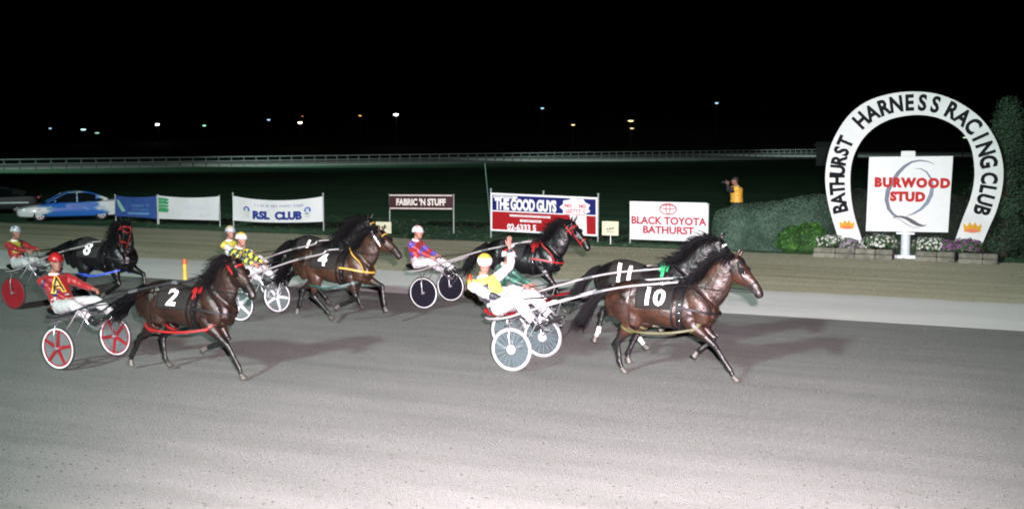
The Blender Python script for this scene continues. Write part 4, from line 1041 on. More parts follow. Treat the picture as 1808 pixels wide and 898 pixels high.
    for p in crest:
        for q in range(9):
            l = rnd.uniform(.12, .27) * mane_vol; s = rnd.choice((-1, 1)) ; 
            d0 = Vector((-.75 + rnd.gauss(0, .15), s * rnd.uniform(.05, .5), .45 + rnd.gauss(0, .2))) * l; d1 = Vector((-1.0 + rnd.gauss(0, .3), s * rnd.uniform(.0, .6), -.5 + rnd.gauss(0, .4))) * l
            lock(p + Vector((rnd.gauss(0, .012), rnd.gauss(0, .014), -.012)), (d0, d1), rnd.uniform(.008, .017))
    for p in crest:
        for q in range(7):
            l = rnd.uniform(.20, .36) * mane_vol; s = -1 if q < 5 else 1
            lock(p + Vector((rnd.gauss(0, .015), rnd.gauss(0, .012), -.005)), (Vector((-.35 + rnd.gauss(0, .2), s * rnd.uniform(.35, .75), .15)) * l, Vector((-.55 + rnd.gauss(0, .35), s * rnd.uniform(.0, .35), -.9 + rnd.gauss(0, .15))) * l), rnd.uniform(.010, .018))
    for q in range(26):
        p = pl_ + up_ * .055 + sd * rnd.gauss(0, .022) + hd_ * rnd.uniform(-.02, .04); l = rnd.uniform(.1, .2)
        lock(p, ((up_ * .35 + hd_ * .5 + sd * rnd.gauss(0, .25)) * l, (hd_ * 1.0 - up_ * .25 + sd * rnd.gauss(0, .25)) * l), .010)
    B.build('mane', m_mane, e, fixn=False)
    B = MB(); root = Vector((-.87, 0, 1.40)); tl = ext or (-.38, -1.0)
    for q in range(200):
        l = rnd.uniform(.6, .95); p = root + Vector((rnd.uniform(-.02, .03), rnd.gauss(0, .025), rnd.gauss(0, .03))); sp = rnd.gauss(0, 1)
        d0 = Vector((-.72, sp * .09, -.35 + rnd.gauss(0, .08))) * l; d1 = Vector((tl[0] + rnd.gauss(0, .10), sp * .16, tl[1] + rnd.gauss(0, .12))) * l
        lock(p, (d0, d1), rnd.uniform(.010, .02), 7)
    B.build('tail', m_mane, e, fixn=False)
    # ---- tack
    MT = {'black': m_leather, 'red': m_red_s, 'white': m_white_s, 'yellow': m_gold_s, 'green': m_green_s, 'blue': m_blue_s, 'olive': mat('olive_hobble', (.045, .045, .012), .6), 'teal': mat('teal_hobble', (.012, .05, .045), .5)}
    tk = MT[tack]
    P_c = lambda k, dflt: MT[parts[k]] if k in parts else dflt
    X1 = Vector((1, 0, 0))
    if number is not None:
        B = MB(); nx, na = 14, 30; x0, x1 = num_x - .27, num_x + .27; vs = []
        for j in range(na + 1):
            a = math.pi * (.02 + .96 * j / na)
            for i in range(nx + 1):
                x = x0 + (x1 - x0) * i / nx; h = bv.ray_cast(Vector((x, 0, 1.16)), Vector((0, math.cos(a), math.sin(a))), .8)
                p = h[0] + Vector((0, math.cos(a), math.sin(a))) * .016 if h[0] is not None else Vector((x, 0, 1.5)); vs.append(p)
        W = nx + 1; fs = [(j * W + i, j * W + i + 1, (j + 1) * W + i + 1, (j + 1) * W + i) for j in range(na) for i in range(nx)]
        B.add(vs, fs); cl = B.build('saddlecloth', pad or m_cloth_dark, e); cl.modifiers.clear()
        bm = bmesh.new(); bm.from_mesh(cl.data); bmesh.ops.solidify(bm, geom=bm.faces[:], thickness=.008); bm.to_mesh(cl.data); bm.free()
        bc = bvh_of(cl)
        for s in (-1, 1):
            tm = dice(textmesh(number, .37, bold=.010, sx=.95)); B = MB(); vs = []
            for v in tm.vertices:
                th = R(36) + v.co.y / .31; dr = Vector((0, s * math.cos(th), math.sin(th))); c0 = Vector((num_x + v.co.x * (1 if s < 0 else -1), 0, 1.16))
                h = bc.ray_cast(c0 + dr * 1.2, -dr, 2)
                if h[0] is None: h = bv.ray_cast(c0 + dr * 1.2, -dr, 2)
                vs.append((h[0] if h[0] is not None else c0 + dr * .33) + dr * .012)
            B.add(vs, [tuple(p.vertices) for p in tm.polygons]); B.build('number', m_num, cl, smooth=False, fixn=False)
    # girth and saddle
    B = MB(); r, c_ = hit_ring(bv, Vector((.30, 0, 1.18)), X1, 48, .022); ribbon(B, r, .10, X1, c_, .006)
    r, c_ = hit_ring(bv, Vector((.19, 0, 1.18)), X1, 48, .024); ribbon(B, r, .035, X1, c_, .005)
    g_ = B.build('girth_strap', m_leather, e); B = MB()
    r, c_ = hit_ring(bv, Vector((.30, 0, 1.2)), X1, 16, .036, R(50), R(130)); ribbon(B, r, .15, X1, False, .014)
    for s in (-1, 1):
        r, c_ = hit_ring(bv, Vector((.30, 0, 1.2)), X1, 8, .05, R(28) if s > 0 else R(126), R(54) if s > 0 else R(152)); ribbon(B, r, .055, X1, False, .010)
    B.build('saddle_pad', P_c('pad', m_leather), g_)
    B = MB()
    for s in (-1, 1): torus(B, (.30, s * .07, 1.585), (0, 1, .3), .02, .005, seg=14, rs=6)
    for s in (-1, 1):
        for a in range(4): h = bv.ray_cast(Vector((.30, s * 1, 1.38 - a * .12)), Vector((0, -s, 0)), 2); ellipsoid(B, h[0] + Vector((0, s * .03, 0)), (.016, .006, .016), seg=8, rings=6)
    B.build('buckles', m_metal, g_)
    # breast strap and neck strap
    B = MB(); bs = P_c('breast', m_leather)
    pts = [(.30, -.36, 1.22), (.5, -.33, 1.2), (.68, -.25, 1.16), (.80, -.12, 1.13), (.86, 0, 1.12), (.80, .12, 1.13), (.68, .25, 1.16), (.5, .33, 1.2), (.30, .36, 1.22)]
    r = snap(bv, pts, .014, 5); ribbon(B, r, .036, ZZ, False, .005, centre=Vector((.4, 0, 1.2)))
    for s in (-1, 1): r = snap(bv, [(.74, s * .2, 1.14), (.66, s * .2, 1.30), (.50, s * .2, 1.46), (.38, s * .1, 1.58)], .012, 4); ribbon(B, r, .025, X1, False, .004, centre=Vector((.5, 0, 1.3)))
    B.build('breast_strap', bs, e)
    # hobbles
    B2 = {}; B = MB(); hm = (P_c('hobble', m_leather) if 'hobble' in parts else None) or {'black': m_leather, 'red': m_red_s, 'yellow': mat('olive_hobble', (.12, .12, .03), .5), 'green': mat('teal_hobble', (.03, .14, .12), .5), 'white': m_white_s, 'blue': m_blue_s}[tack if not isinstance(tack, tuple) else tack[0]]
    for s, (fi, hi) in ((-1, (0, 2)), (1, (1, 3))):
        ends = []
        for li, fr in ((fi, True), (hi, False)):
            P, y0, _, _ = lg[li]; c = P[0].lerp(P[1], .22 if fr else .40); c = Vector((c.x, s * abs(y0) / .75 * .9, c.z)); ax = (P[1] - P[0]).normalized()
            r, c_ = hit_ring(bv, c, ax, 24, .012, rmax=.2, up=Vector((1, 0, 0))); 
            if len(r) > 5: ribbon(B, r, .035, ax, c_, .006, centre=c)
            ends.append(c + Vector((0, s * (.10 if fr else .09), -.0)))
        a, b = ends; m_ = (a + b) / 2 + Vector((0, s * .10, -.05)); P_ = [q[0] for q in smooth_path([[a], [a.lerp(m_, .5) + Vector((0, s * .05, -.01))], [m_], [b.lerp(m_, .5) + Vector((0, s * .05, -.01))], [b]], 5)]
        ribbon(B, P_, .040, ZZ, False, .006, centre=Vector((0, 0, 1)))
        # hangers
        for x_ in (-.45, .34):
            k = min(range(len(P_)), key=lambda q: abs(P_[q].x - x_)); r = snap(bv, [P_[k] + Vector((0, 0, .02)), Vector((x_, s * .34, 1.12)), Vector((x_, s * .30, 1.35)), Vector((x_, s * .1, 1.56))], .012, 4); B2[(s, x_)] = MB(); ribbon(B2[(s, x_)], r, .014, X1, False, .003, centre=Vector((x_, 0, 1.1)))
    hb = B.build('hobble_straps', hm, e)
    for q in B2.values(): q.build('hobble_hanger', m_leather, hb)
    # bridle
    B = MB(); hc_ = lambda d, o: H0 + hd_ * d + up_ * o
    bm_ = P_c('bridle', m_leather)
    for d, o, w_, n_ in ((.43, 0, .026, 0), (.075, -.03, .026, 1)):
        r, c_ = hit_ring(bv, hc_(d, o), hd_, 26, .008, rmax=.3, up=up_); ribbon(B, r, w_, hd_, c_, .004, centre=hc_(d, o))
    for s in (-1, 1):
        r = snap(bv, [hc_(.05, .06) + sd * s * .09, hc_(.18, .0) + sd * s * .12, hc_(.32, -.03) + sd * s * .09, hc_(.50, -.035) + sd * s * .07], .010, 5); ribbon(B, r, .022, up_, False, .004, centre=hc_(.25, 0))
    B.build('bridle', bm_, e)
    # throat strap (coloured)
    B = MB(); c = pl_.lerp(m2, .42); ax = (pl_ - m2).normalized(); ax = (ax + Vector((.3, 0, .1))).normalized(); r, c_ = hit_ring(bv, c, ax, 30, .012, rmax=.4, up=X1)
    ribbon(B, r, .032, ax, c_, .006, centre=c); B.build('throat_strap', P_c('throat', m_leather), e)
    B = MB(); r, c_ = hit_ring(bv, hc_(.10, .0), hd_, 16, .012, R(40), R(140), rmax=.3, up=up_); ribbon(B, r, .03, hd_, False, .005, centre=hc_(.1, 0))
    B.build('browband', P_c('brow', m_leather), e)
    if blind:
        for s in (-1, 1):
            B = MB(); c = hc_(.185, .03) + sd * (s * .115); r = [c + hd_ * (.052 * math.cos(q * .524)) + up_ * (.055 * math.sin(q * .524)) + sd * (s * .012 * math.cos(q * .524)) for q in range(12)]
            B.add(r + [q + sd * (s * .006) for q in r], [tuple(range(12)), tuple(range(23, 11, -1))] + [(k, (k + 1) % 12, 12 + (k + 1) % 12, 12 + k) for k in range(12)])
            B.build('blinker', m_leather, e)
    B = MB()
    for s in (-1, 1): torus(B, hc_(.525, -.04) + sd * (s * .062), sd, .03, .006, seg=16, rs=6)
    tube(B, [hc_(.53, -.04) - sd * .06, hc_(.53, -.04) + sd * .06], .006, 6); B.build('bit', m_metal, e)
    # overcheck
    B = MB(); tube(B, [hc_(.40, .08), hc_(.1, .10), pl_ + up_ * .06, Vector((.30, 0, 1.60))], .006, 5); B.build('overcheck_strap', m_leather, e)
    def zf(z): return z + dz * min(1, max(0, (z - .05) / .85))
    def walk(o):
        for c in o.children:
            if c.type == 'MESH':
                for v in c.data.vertices: v.co.z = zf(v.co.z)
                c.data.update()
            walk(c)
    bpy.context.view_layer.update(); walk(e)
    V_ = lambda v: Vector((v.x, v.y, zf(v.z)))
    info = dict(root=e, bit=[V_(hc_(.525, -.04) + sd * (s * .075)) for s in (-1, 1)], ring=[V_(Vector((.30, s * .20, 1.53))) for s in (-1, 1)])
    return info

POSE_A = ([(.44, .98), (.80, .62), (1.03, .22), (1.11, .07)], [(.46, .98), (.74, .70), (.52, .48), (.45, .40)],
          [(-.42, 1.0), (-.70, .56), (-.66, .20), (-.60, .06)], [(-.32, .98), (-.50, .60), (-.60, .33), (-.60, .20)])
POSE_B = ([(.44, .98), (.78, .63), (.98, .22), (1.04, .06)], [(.42, .98), (.62, .66), (.30, .50), (.20, .46)],
          [(-.45, 1.0), (-.84, .62), (-1.02, .26), (-1.05, .13)], [(-.36, 1.0), (-.62, .58), (-.58, .20), (-.50, .08)])
POSE_C = ([(.42, .98), (.52, .62), (.22, .44), (.10, .38)], [(.52, 1.0), (.95, .84), (1.0, .46), (1.03, .34)],
          [(-.36, 1.0), (-.42, .56), (-.14, .26), (-.04, .12)], [(-.46, 1.0), (-.84, .66), (-.92, .30), (-.98, .18)])
POSE_D = ([(.46, .98), (.74, .60), (.84, .22), (.92, .08)], [(.40, .98), (.56, .62), (.30, .42), (.20, .36)],
          [(-.40, 1.0), (-.66, .56), (-.56, .20), (-.48, .07)], [(-.44, 1.0), (-.80, .62), (-.98, .30), (-1.04, .20)])
# ------------------------------------------------------------------ racing sulkies
m_spoke_red = mat('red_disc', (.19, .008, .014), .4); m_rimw = mat('white_rim', (.48, .48, .49), .35, var=.02); m_tyre = mat('tyre_rubber', (.02, .02, .022), .8)
m_shaft = mat('silver_shaft', (.36, .34, .34), .4, .4, var=.05); m_shaft_d = mat('black_shaft', (.02, .022, .024), .3, coat=.4)
def clear_disc_mat():
    m = bpy.data.materials.new('clear_disc'); m.use_nodes = True; nt = m.node_tree; b = nt.nodes['Principled BSDF']; L = nt.links
    b.inputs['Roughness'].default_value = .18; b.inputs['Alpha'].default_value = .42; b.inputs['Base Color'].default_value = (.08, .11, .12, 1)
    tc = nt.nodes.new('ShaderNodeTexCoord'); n = nt.nodes.new('ShaderNodeTexNoise'); n.inputs['Scale'].default_value = 9; L.new(tc.outputs['Object'], n.inputs[0])
    r = nt.nodes.new('ShaderNodeMapRange'); r.inputs[1].default_value = .35; r.inputs[2].default_value = .7; r.inputs[3].default_value = .12; r.inputs[4].default_value = .42; L.new(n.outputs[0], r.inputs[0]); L.new(r.outputs[0], b.inputs['Alpha'])
    return m
m_clear = clear_disc_mat(); m_black_disc = mat('black_disc', (.008, .008, .014), .3); m_frame = mat('chrome_frame', (.5, .52, .55), .25, .9, var=.05)
def wheel(parent, y, style, phase=0.0):
    c = Vector((0, y, .34)); A = Vector((0, 1, 0)); w = MB(); torus(w, c, A, .322, .016, 0, 56, 8); wh = w.build('wheel', m_tyre if style != 'clear' else mat('pale_tyre', (.16, .16, .16), .6), parent)
    B = MB(); torus(B, c, A, .300, .017, 0, 56, 8, 1.0); B.build('rim', m_spoke_red if style == 'reddisc' else (m_rimw if style != 'black' else mat('grey_rim', (.5, .55, .52), .4)), wh)
    B = MB(); s = math.copysign(1, y); tube(B, [c - A * .05, c + A * .05], .032, 16); tube(B, [c - A * .07, c + A * .07], .014, 10); B.build('hub', m_frame if style != 'clear' else mat('pale_hub', (.36, .33, .34), .5), wh)
    if style in ('clear', 'black', 'reddisc'):
        B = MB(); disc(B, c + A * .012, A, .03, .292, .0015, 0, 48); disc(B, c - A * .012, A, .03, .292, .0015, 0, 48)
        B.build('disc_cover', {'clear': m_clear, 'black': m_black_disc, 'reddisc': m_spoke_red}[style], wh)
        if style == 'clear':
            B = MB()
            for k in range(18):
                a = phase + k * math.pi / 9; d = Vector((math.cos(a), 0, math.sin(a))); tube(B, [c + d * .03 + A * .02, c + d * .290], .0028, 4); 
            for sg in (-1, 1): disc(B, c + A * .016 * sg, A, .0, .075, .002, 0, 24)
            B.build('spokes', mat('pale_spokes', (.25, .26, .28), .4), wh)
    else:
        ms = m_spoke_red if style == 'redspoke' else m_rimw; B = MB()
        for k in range(5):
            a = phase + k * 2 * math.pi / 5; d = Vector((math.cos(a), 0, math.sin(a))); t = Vector((-d.z, 0, d.x))
            for q in (0, 1):
                r0, r1, w0, w1 = .02, .292, .030, .020
                vs = [c + d * r0 + t * w0, c + d * r0 - t * w0, c + d * r1 - t * w1, c + d * r1 + t * w1]; 
            B.add([v + A * .011 for v in vs] + [v - A * .011 for v in vs], [(0, 1, 2, 3), (7, 6, 5, 4), (0, 4, 5, 1), (1, 5, 6, 2), (2, 6, 7, 3), (3, 7, 4, 0)])
        disc(B, c, A, .0, .055, .016, 0, 24)
        B.build('spokes', ms, wh)
        B = MB(); disc(B, c, A, .05, .290, .001, 0, 48)
        B.build('clear_cover', mat('wheel_film', (.2, .24, .25), .25, alpha=.2), wh)
        if style == 'redspoke': B = MB(); torus(B, c, A, .272, .012, 0, 48, 6); B.build('inner_ring', m_spoke_red, wh)
    return wh
def sulky(label, loc, rz, style, shaft='silver', seatc=None, hx=2.15, phase=.3, cowl=None):
    e = empty('racing_sulky', loc, rz, label, 'sulky', 'two wheeled racing sulkies'); ms = m_shaft if shaft == 'silver' else m_shaft_d
    for s in (-1, 1): wheel(e, s * .62, style, phase + s * .3)
    # arched axle and forks
    for s in (-1, 1):
        B = MB()
        for dy in (-.05, .05):
            tube(B, [(0, s * .62 + dy, .34), (-.02, s * .62 + dy, .56), (-.04, s * (.60), .73)], .012, 8, 4)
        tube(B, [(-.04, s * .70, .735), (-.04, s * .50, .735), (-.14, s * .36, .745)], .018, 8, 3)
        tube(B, [(-.02, s * .56, .50), (.10, s * .50, .66), (.22, s * .40, .92)], .010, 6, 3); tube(B, [(0, s * .57, .36), (.22, s * .46, .52), (.42, s * .38, .98)], .010, 6, 3)
        B.build('wheel_fork', m_frame, e)
        # shaft
        pts = [(-.62, s * .22, .735), (-.50, s * .30, .735), (-.20, s * .36, .78), (.15, s * .385, .90), (.6, s * .40, 1.05), (1.2, s * .41, 1.24), (1.75, s * .40, 1.37), (hx + .05, s * .375, 1.44), (hx + .30, s * .35, 1.47)]
        B = MB(); tube(B, pts, [.016, .018, .019, .019, .018, .017, .016, .015, .012], 8, 5); sh = B.build('shaft', ms, e)
        B = MB(); tube(B, [(1.24, s * .41, 1.252), (1.40, s * .409, 1.292)], .024, 8); tube(B, [(hx + .02, s * .376, 1.436), (hx + .10, s * .371, 1.446)], .024, 8); B.build('collar', m_frame, sh)
        # stirrup
        B = MB(); tube(B, [(.22, s * .385, .92), (.36, s * .34, .70), (.40, s * .25, .62), (.42, s * .18, .66)], .011, 6, 3); tube(B, [(.36, s * .34, .70), (.50, s * .30, .64), (.52, s * .20, .72)], .011, 6, 3); box(B, (.45, s * .25, .62), (.05, .05, .012), bev=.004); B.build('stirrup', m_frame, e)
    B = MB(); tube(B, [(-.62, -.22, .735), (-.66, 0, .74), (-.62, .22, .735)], .017, 8, 4); tube(B, [(-.10, -.38, .74), (-.12, 0, .755), (-.10, .38, .74)], .016, 8, 3); tube(B, [(-.36, -.34, .73), (-.36, .34, .73)], .014, 8)
    tube(B, [(.22, -.39, .92), (.25, 0, .82), (.22, .39, .92)], .014, 8, 3); B.build('frame', m_frame, e)
    B = MB(); rows = []
    for i, (x, z, w) in enumerate([(-.70, .845, .13), (-.64, .80, .17), (-.50, .775, .19), (-.34, .785, .18), (-.24, .80, .12)]): rows.append((x, 0, z, w, .024))
    loft(B, rows, seg=14, steps=3); B.build('seat', seatc or m_leather, e)
    if cowl:
        B = MB(); loft(B, [(.45, -.0, .80, .30, .03), (.6, 0, .88, .26, .035), (.8, 0, .94, .14, .02)], seg=14); B.build('mud_shield', cowl, e)
    return e

# ------------------------------------------------------------------ people
SKIN = mat('skin', (.25, .115, .085), .55, var=.06); m_hair = mat('brown_hair', (.05, .03, .02), .6)
m_trous = mat('white_trousers', (.35, .35, .36), .85, var=.03, bump=.35, bscale=7); m_boot = mat('black_boot', (.015, .015, .016), .3); m_boot_w = mat('white_boot', (.65, .65, .63), .5)
def ik(S, W, l1, l2, pole):
    d = W - S; L_ = min(d.length, (l1 + l2) * .995); dn = d.normalized(); a = (l1 * l1 - l2 * l2 + L_ * L_) / (2 * L_); h = math.sqrt(max(0, l1 * l1 - a * a))
    p = pole - dn * pole.dot(dn); return S + dn * a + p.normalized() * h, S + dn * L_
def hand(B, W, d, pn, side, curl, scale=1.0, spread=.12):
    """W wrist, d direction, pn palm normal, side: thumb side vector"""
    d = d.normalized(); pn = (pn - d * pn.dot(d)).normalized(); s = d.cross(pn).normalized()
    if s.dot(side) < 0: s = -s
    k = scale
    loft(B, [tuple(W - d * .02) + (.026 * k, .02 * k), tuple(W + d * .02 * k) + (.032 * k, .018 * k), tuple(W + d * .06 * k) + (.041 * k, .016 * k), tuple(W + d * .092 * k) + (.038 * k, .013 * k)], side=s, seg=12, steps=2)
    for i, (o, l) in enumerate(((.030, .070), (.010, .080), (-.011, .075), (-.030, .058))):
        base = W + d * (.082 * k) + s * (o * k); dd = (d + s * (o * spread / .03)).normalized(); pts = [base]; ang = 0
        for f in range(3):
            ang += curl * (.55 if f == 0 else .9); v = dd * math.cos(ang) + pn * math.sin(ang); pts.append(pts[-1] + v * (l * k * (.45, .32, .26)[f]))
        tube(B, pts, [.0095 * k, .009 * k, .0085 * k, .0065 * k], 8, 2)
    b = W + d * (.025 * k) + s * (.028 * k); v1 = (d * .6 + s * .75 + pn * .25 * curl).normalized(); v2 = (d * .9 + s * .25 + pn * .5 * curl).normalized()
    tube(B, [b, b + v1 * .042 * k, b + v1 * .042 * k + v2 * .035 * k, b + v1 * .042 * k + v2 * .056 * k], [.014 * k, .011 * k, .0105 * k, .007 * k], 8, 2)
def person(label, loc, rz, silks, hands, feet=((.80, -.24, -.06), (.80, .24, -.06)), lean=0.0, yaw=0.0, pitch=0.0, helmet=None, sleeves=None, open_hand=(0, 0), trousers=None, boots=None, group='drivers in racing silks', cat='person', stand=False, goggles=True, headroll=0.0, slots=None, poles=None, letter=None, torso_tilt=0.0, headgear='helmet', handdir=(None, None), size=1.0, tw=None, bulk=1.0, jbulk=0.0):
    e = empty('person', loc, rz, label, cat, group); e.scale = (size,) * 3
    if not stand:
        pel = Vector((0, 0, .11)); 
        ch = [Vector((0, 0, .08)), Vector((-.04, 0, .22)), Vector((-.09, 0, .36)), Vector((-.12, 0, .49)), Vector((-.125, 0, .545))]
    else:
        pel = Vector((0, 0, .95)); ch = [pel + Vector(v) for v in ((0, 0, -.03), (0, 0, .12), (.01, 0, .26), (0, 0, .40), (0, 0, .455))]
    rot = Matrix.Rotation(lean, 3, 'Y') @ Matrix.Rotation(torso_tilt, 3, 'X')
    T = lambda p: pel + rot @ (Vector(p) - pel)
    twist = Matrix.Rotation(yaw * .25 if tw is None else tw, 3, 'Z'); ch = [T(p) for p in ch]; shc = ch[3]
    ydir = rot @ (twist @ Vector((0, 1, 0))); 
    S = [shc + ydir * (s * .185) + rot @ Vector((0, 0, -.005)) for s in (-1, 1)]
    neck = ch[4] + rot @ Vector((.015, 0, .045)); hc = neck + rot @ Vector((.025, 0, .02)) + Vector((.02, 0, .115))
    HR = Matrix.Rotation(yaw, 3, 'Z') @ Matrix.Rotation(pitch, 3, 'Y') @ Matrix.Rotation(headroll, 3, 'X')
    Hh = lambda x, y, z: hc + HR @ Vector((x, y, z))
    hyd = HR @ Vector((0, 1, 0))
    B = MB()
    TW = [(.165, .12), (.145, .105), (.165, .115), (.18, .105), (.08, .07)]
    loft(B, [tuple(c) + w for c, w in zip(ch, TW)], side=ydir, seg=18, steps=3)
    loft(B, [tuple(ch[4]) + (.075, .07), tuple(neck) + (.055, .057), tuple(Hh(-.01, 0, -.06)) + (.055, .06)], side=ydir, seg=14, steps=2)
    rows = []
    for z, cx, rb, ra in ((-.125, .045, .025, .024), (-.11, .035, .052, .043), (-.065, .016, .083, .060), (0, 0, .096, .073), (.05, -.006, .100, .077), (.095, -.010, .084, .066), (.122, -.012, .045, .038)):
        rows.append(tuple(Hh(cx, 0, z)) + (ra, rb))
    loft(B, rows, side=hyd, seg=18, steps=3)
    loft(B, [tuple(Hh(.09, 0, .025)) + (.008, .01), tuple(Hh(.112, 0, -.008)) + (.013, .016), tuple(Hh(.108, 0, -.025)) + (.017, .012)], side=hyd, seg=10, steps=2)
    loft(B, [tuple(Hh(.085, -.04, .035)) + (.012, .010), tuple(Hh(.097, 0, .037)) + (.012, .010), tuple(Hh(.085, .04, .035)) + (.012, .010)], side=HR @ Vector((0, 0, 1)), seg=8, steps=2)
    for z, r in ((-.052, .009), (-.068, .011)): loft(B, [tuple(Hh(.078, -.025, z)) + (.007, .007), tuple(Hh(.094, 0, z)) + (r, .008), tuple(Hh(.078, .025, z)) + (.007, .007)], side=HR @ Vector((0, 0, 1)), seg=8, steps=2)
    loft(B, [tuple(Hh(.08, 0, -.105)) + (.02, .015), tuple(Hh(.083, 0, -.09)) + (.022, .014)], side=hyd, seg=8, steps=1)
    for s in (-1, 1): loft(B, [tuple(Hh(-.005, s * .074, -.025)) + (.010, .012), tuple(Hh(-.008, s * .082, .0)) + (.009, .022), tuple(Hh(-.012, s * .080, .025)) + (.007, .014)], side=hyd, seg=8, steps=2)
    bones = [('torso', ch[0], ch[4])]
    J = []
    for i, s in enumerate((-1, 1)):
        W = Vector(hands[i]); pole = Vector(poles[i]) if poles else Vector((-.3, s * .5, -1)); E, W = ik(S[i], W, .285, .255, pole)
        loft(B, [tuple(S[i] - ydir * (s * .05)) + (.06, .06), tuple(S[i]) + (.056, .058), tuple(S[i].lerp(E, .5)) + (.046, .048), tuple(E) + (.037, .039), tuple(E.lerp(W, .3)) + (.040, .038), tuple(W) + (.026, .022)], side=ydir, seg=12, steps=2)
        d = (W - E).normalized(); op = open_hand[i]
        if handdir[i]: d = Vector(handdir[i]).normalized()
        pn = Vector((.9, -.35, .1)) if op else Vector((.1, -s * .75, -.6)); 
        hand(B, W, d, pn, Vector((.1, -s * .6, .8)) if not op else Vector((.3, -.2, -.2 * s)) - Vector((0, s * .8, 0)), .12 if op else 1.15, 1.0, .22 if op else .05)
        J.append((E, W, d)); bones += [('arm%d' % i, S[i], E), ('fore%d' % i, E, W)]
    HP = []; 
    for i, s in enumerate((-1, 1)):
        hip = pel + Vector((.0, s * .09, -.03)); A_ = Vector(feet[i]); K, A_ = ik(hip, A_, .44, .44, Vector((.35, s * .55, 1)) if not stand else Vector((1, 0, 0)))
        loft(B, [tuple(hip) + (.09, .10), tuple(hip.lerp(K, .35)) + (.085, .088), tuple(hip.lerp(K, .8)) + (.058, .062), tuple(K) + (.054, .058), tuple(K.lerp(A_, .3)) + (.052, .058), tuple(K.lerp(A_, .75)) + (.037, .040), tuple(A_) + (.036, .038)], side=(0, 1, 0), seg=12, steps=2)
        fd = Vector((.8, 0, .45)).normalized() if not stand else Vector((1, 0, -.08)).normalized()
        loft(B, [tuple(A_ - fd * .04) + (.03, .03), tuple(A_ + fd * .05 + Vector((0, 0, -.03))) + (.038, .035), tuple(A_ + fd * .16 + Vector((0, 0, -.045))) + (.04, .022)], side=(0, 1, 0), seg=10)
        HP.append((hip, K, A_, fd))
    fuse('body', B, .0068, 3, [SKIN], e, .5)
    # jacket
    B = MB(); q = .020 + jbulk
    loft(B, [tuple(c) + (w[0] + q, w[1] + q) for c, w in list(zip(ch, TW))[:4]] + [tuple(ch[4] + rot @ Vector((0, 0, .0))) + (.088, .082)], side=ydir, seg=20, steps=3)
    for i, s in enumerate((-1, 1)):
        E, W, d = J[i]; We = E.lerp(W, .92)
        loft(B, [tuple(S[i] - ydir * (s * .07)) + (.078, .08), tuple(S[i]) + (.076 + jbulk * .5, .076 + jbulk * .5), tuple(S[i].lerp(E, .5)) + (.066 + jbulk * .5, .068 + jbulk * .5), tuple(E) + (.056, .058), tuple(E.lerp(W, .4)) + (.054, .052), tuple(E.lerp(W, .8)) + (.042, .040), tuple(We) + (.034, .032)], side=ydir, seg=14, steps=2)
    jk = fuse('silks_jacket', B, .011, 3, silks, e, .5)
    # wrinkles
    for v in jk.data.vertices:
        n_ = noise.noise(v.co * 14) * .6 + noise.noise(v.co * 30 + Vector((4, 0, 0))) * .4; v.co += v.normal * (n_ * .015)
    Bi = rot.inverted()
    if slots:
        me = jk.data; cs = []
        for p in me.polygons:
            c = p.center; best = None
            for bn, a, b in bones:
                ab = b - a; t = max(0, min(1, (c - a).dot(ab) / ab.length_squared)); dd = (c - a - ab * t).length / (1.0 if bn != 'torso' else 2.1)
                if best is None or dd < best[0]: best = (dd, bn, t)
            lc = Bi @ (c - pel); p.material_index = slots(best[1], best[2], lc, c)
    bvj = bvh_of(jk)
    if letter:      # outlined letter on the chest
        chh, size, ms_ = letter; front = rot @ Vector((1, 0, 0)); ax = (twist @ Vector((.25, -1, 0))).normalized() * -1
        cen = (ch[2] + ch[3]) / 2 + rot @ Vector((0, 0, -.01)); ray = Vector((.80, -.60, 0)).normalized(); xa = Vector((.60, .80, 0)); up = (rot @ Vector((0, 0, 1)))
        for bold, off, m_ in ((.016, .006, ms_[1]), (.0, .010, ms_[0])):
            tm = dice(textmesh(chh, size, bold=bold, sx=.95)); vs = []
            B = MB()
            for v in tm.vertices:
                o = cen + ray * 1.0 + xa * v.co.x + up * v.co.y; h = bvj.ray_cast(o, -ray, 2); vs.append((h[0] if h[0] is not None else cen) + ray * off)
            B.add(vs, [tuple(p.vertices) for p in tm.polygons]); B.build('letter', m_, jk, smooth=False, fixn=False)
    B = MB(); neckc = ch[4] + rot @ Vector((.005, 0, .018)); torus(B, neckc, rot @ Vector((.1, 0, 1)), .066, .014, seg=20, rs=8, wx=1.2); B.build('collar', mat('white_collar', (.75, .75, .75), .6), jk)
    # trousers
    B = MB(); loft(B, [tuple(pel + Vector((-.03, 0, -.06))) + (.15, .10), tuple(pel + Vector((-.01, 0, .01))) + (.185, .135), tuple(ch[1]) + (.165, .125)], side=ydir, seg=16)
    for hip, K, A_, fd in HP:
        loft(B, [tuple(hip) + (.112 * bulk, .118 * bulk), tuple(hip.lerp(K, .35)) + (.112 * bulk, .112 * bulk), tuple(hip.lerp(K, .8)) + (.090 * bulk, .092 * bulk), tuple(K) + (.080 * bulk, .084 * bulk), tuple(K.lerp(A_, .35)) + (.074 * bulk, .078 * bulk), tuple(K.lerp(A_, .82)) + (.052 * bulk, .054 * bulk)], side=(0, 1, 0), seg=14, steps=2)
    tr = fuse('trousers', B, .012, 3, [trousers or m_trous], e, .5)
    for v in tr.data.vertices: v.co += v.normal * (noise.noise(v.co * 10) * .013 + noise.noise(v.co * 26) * .006)
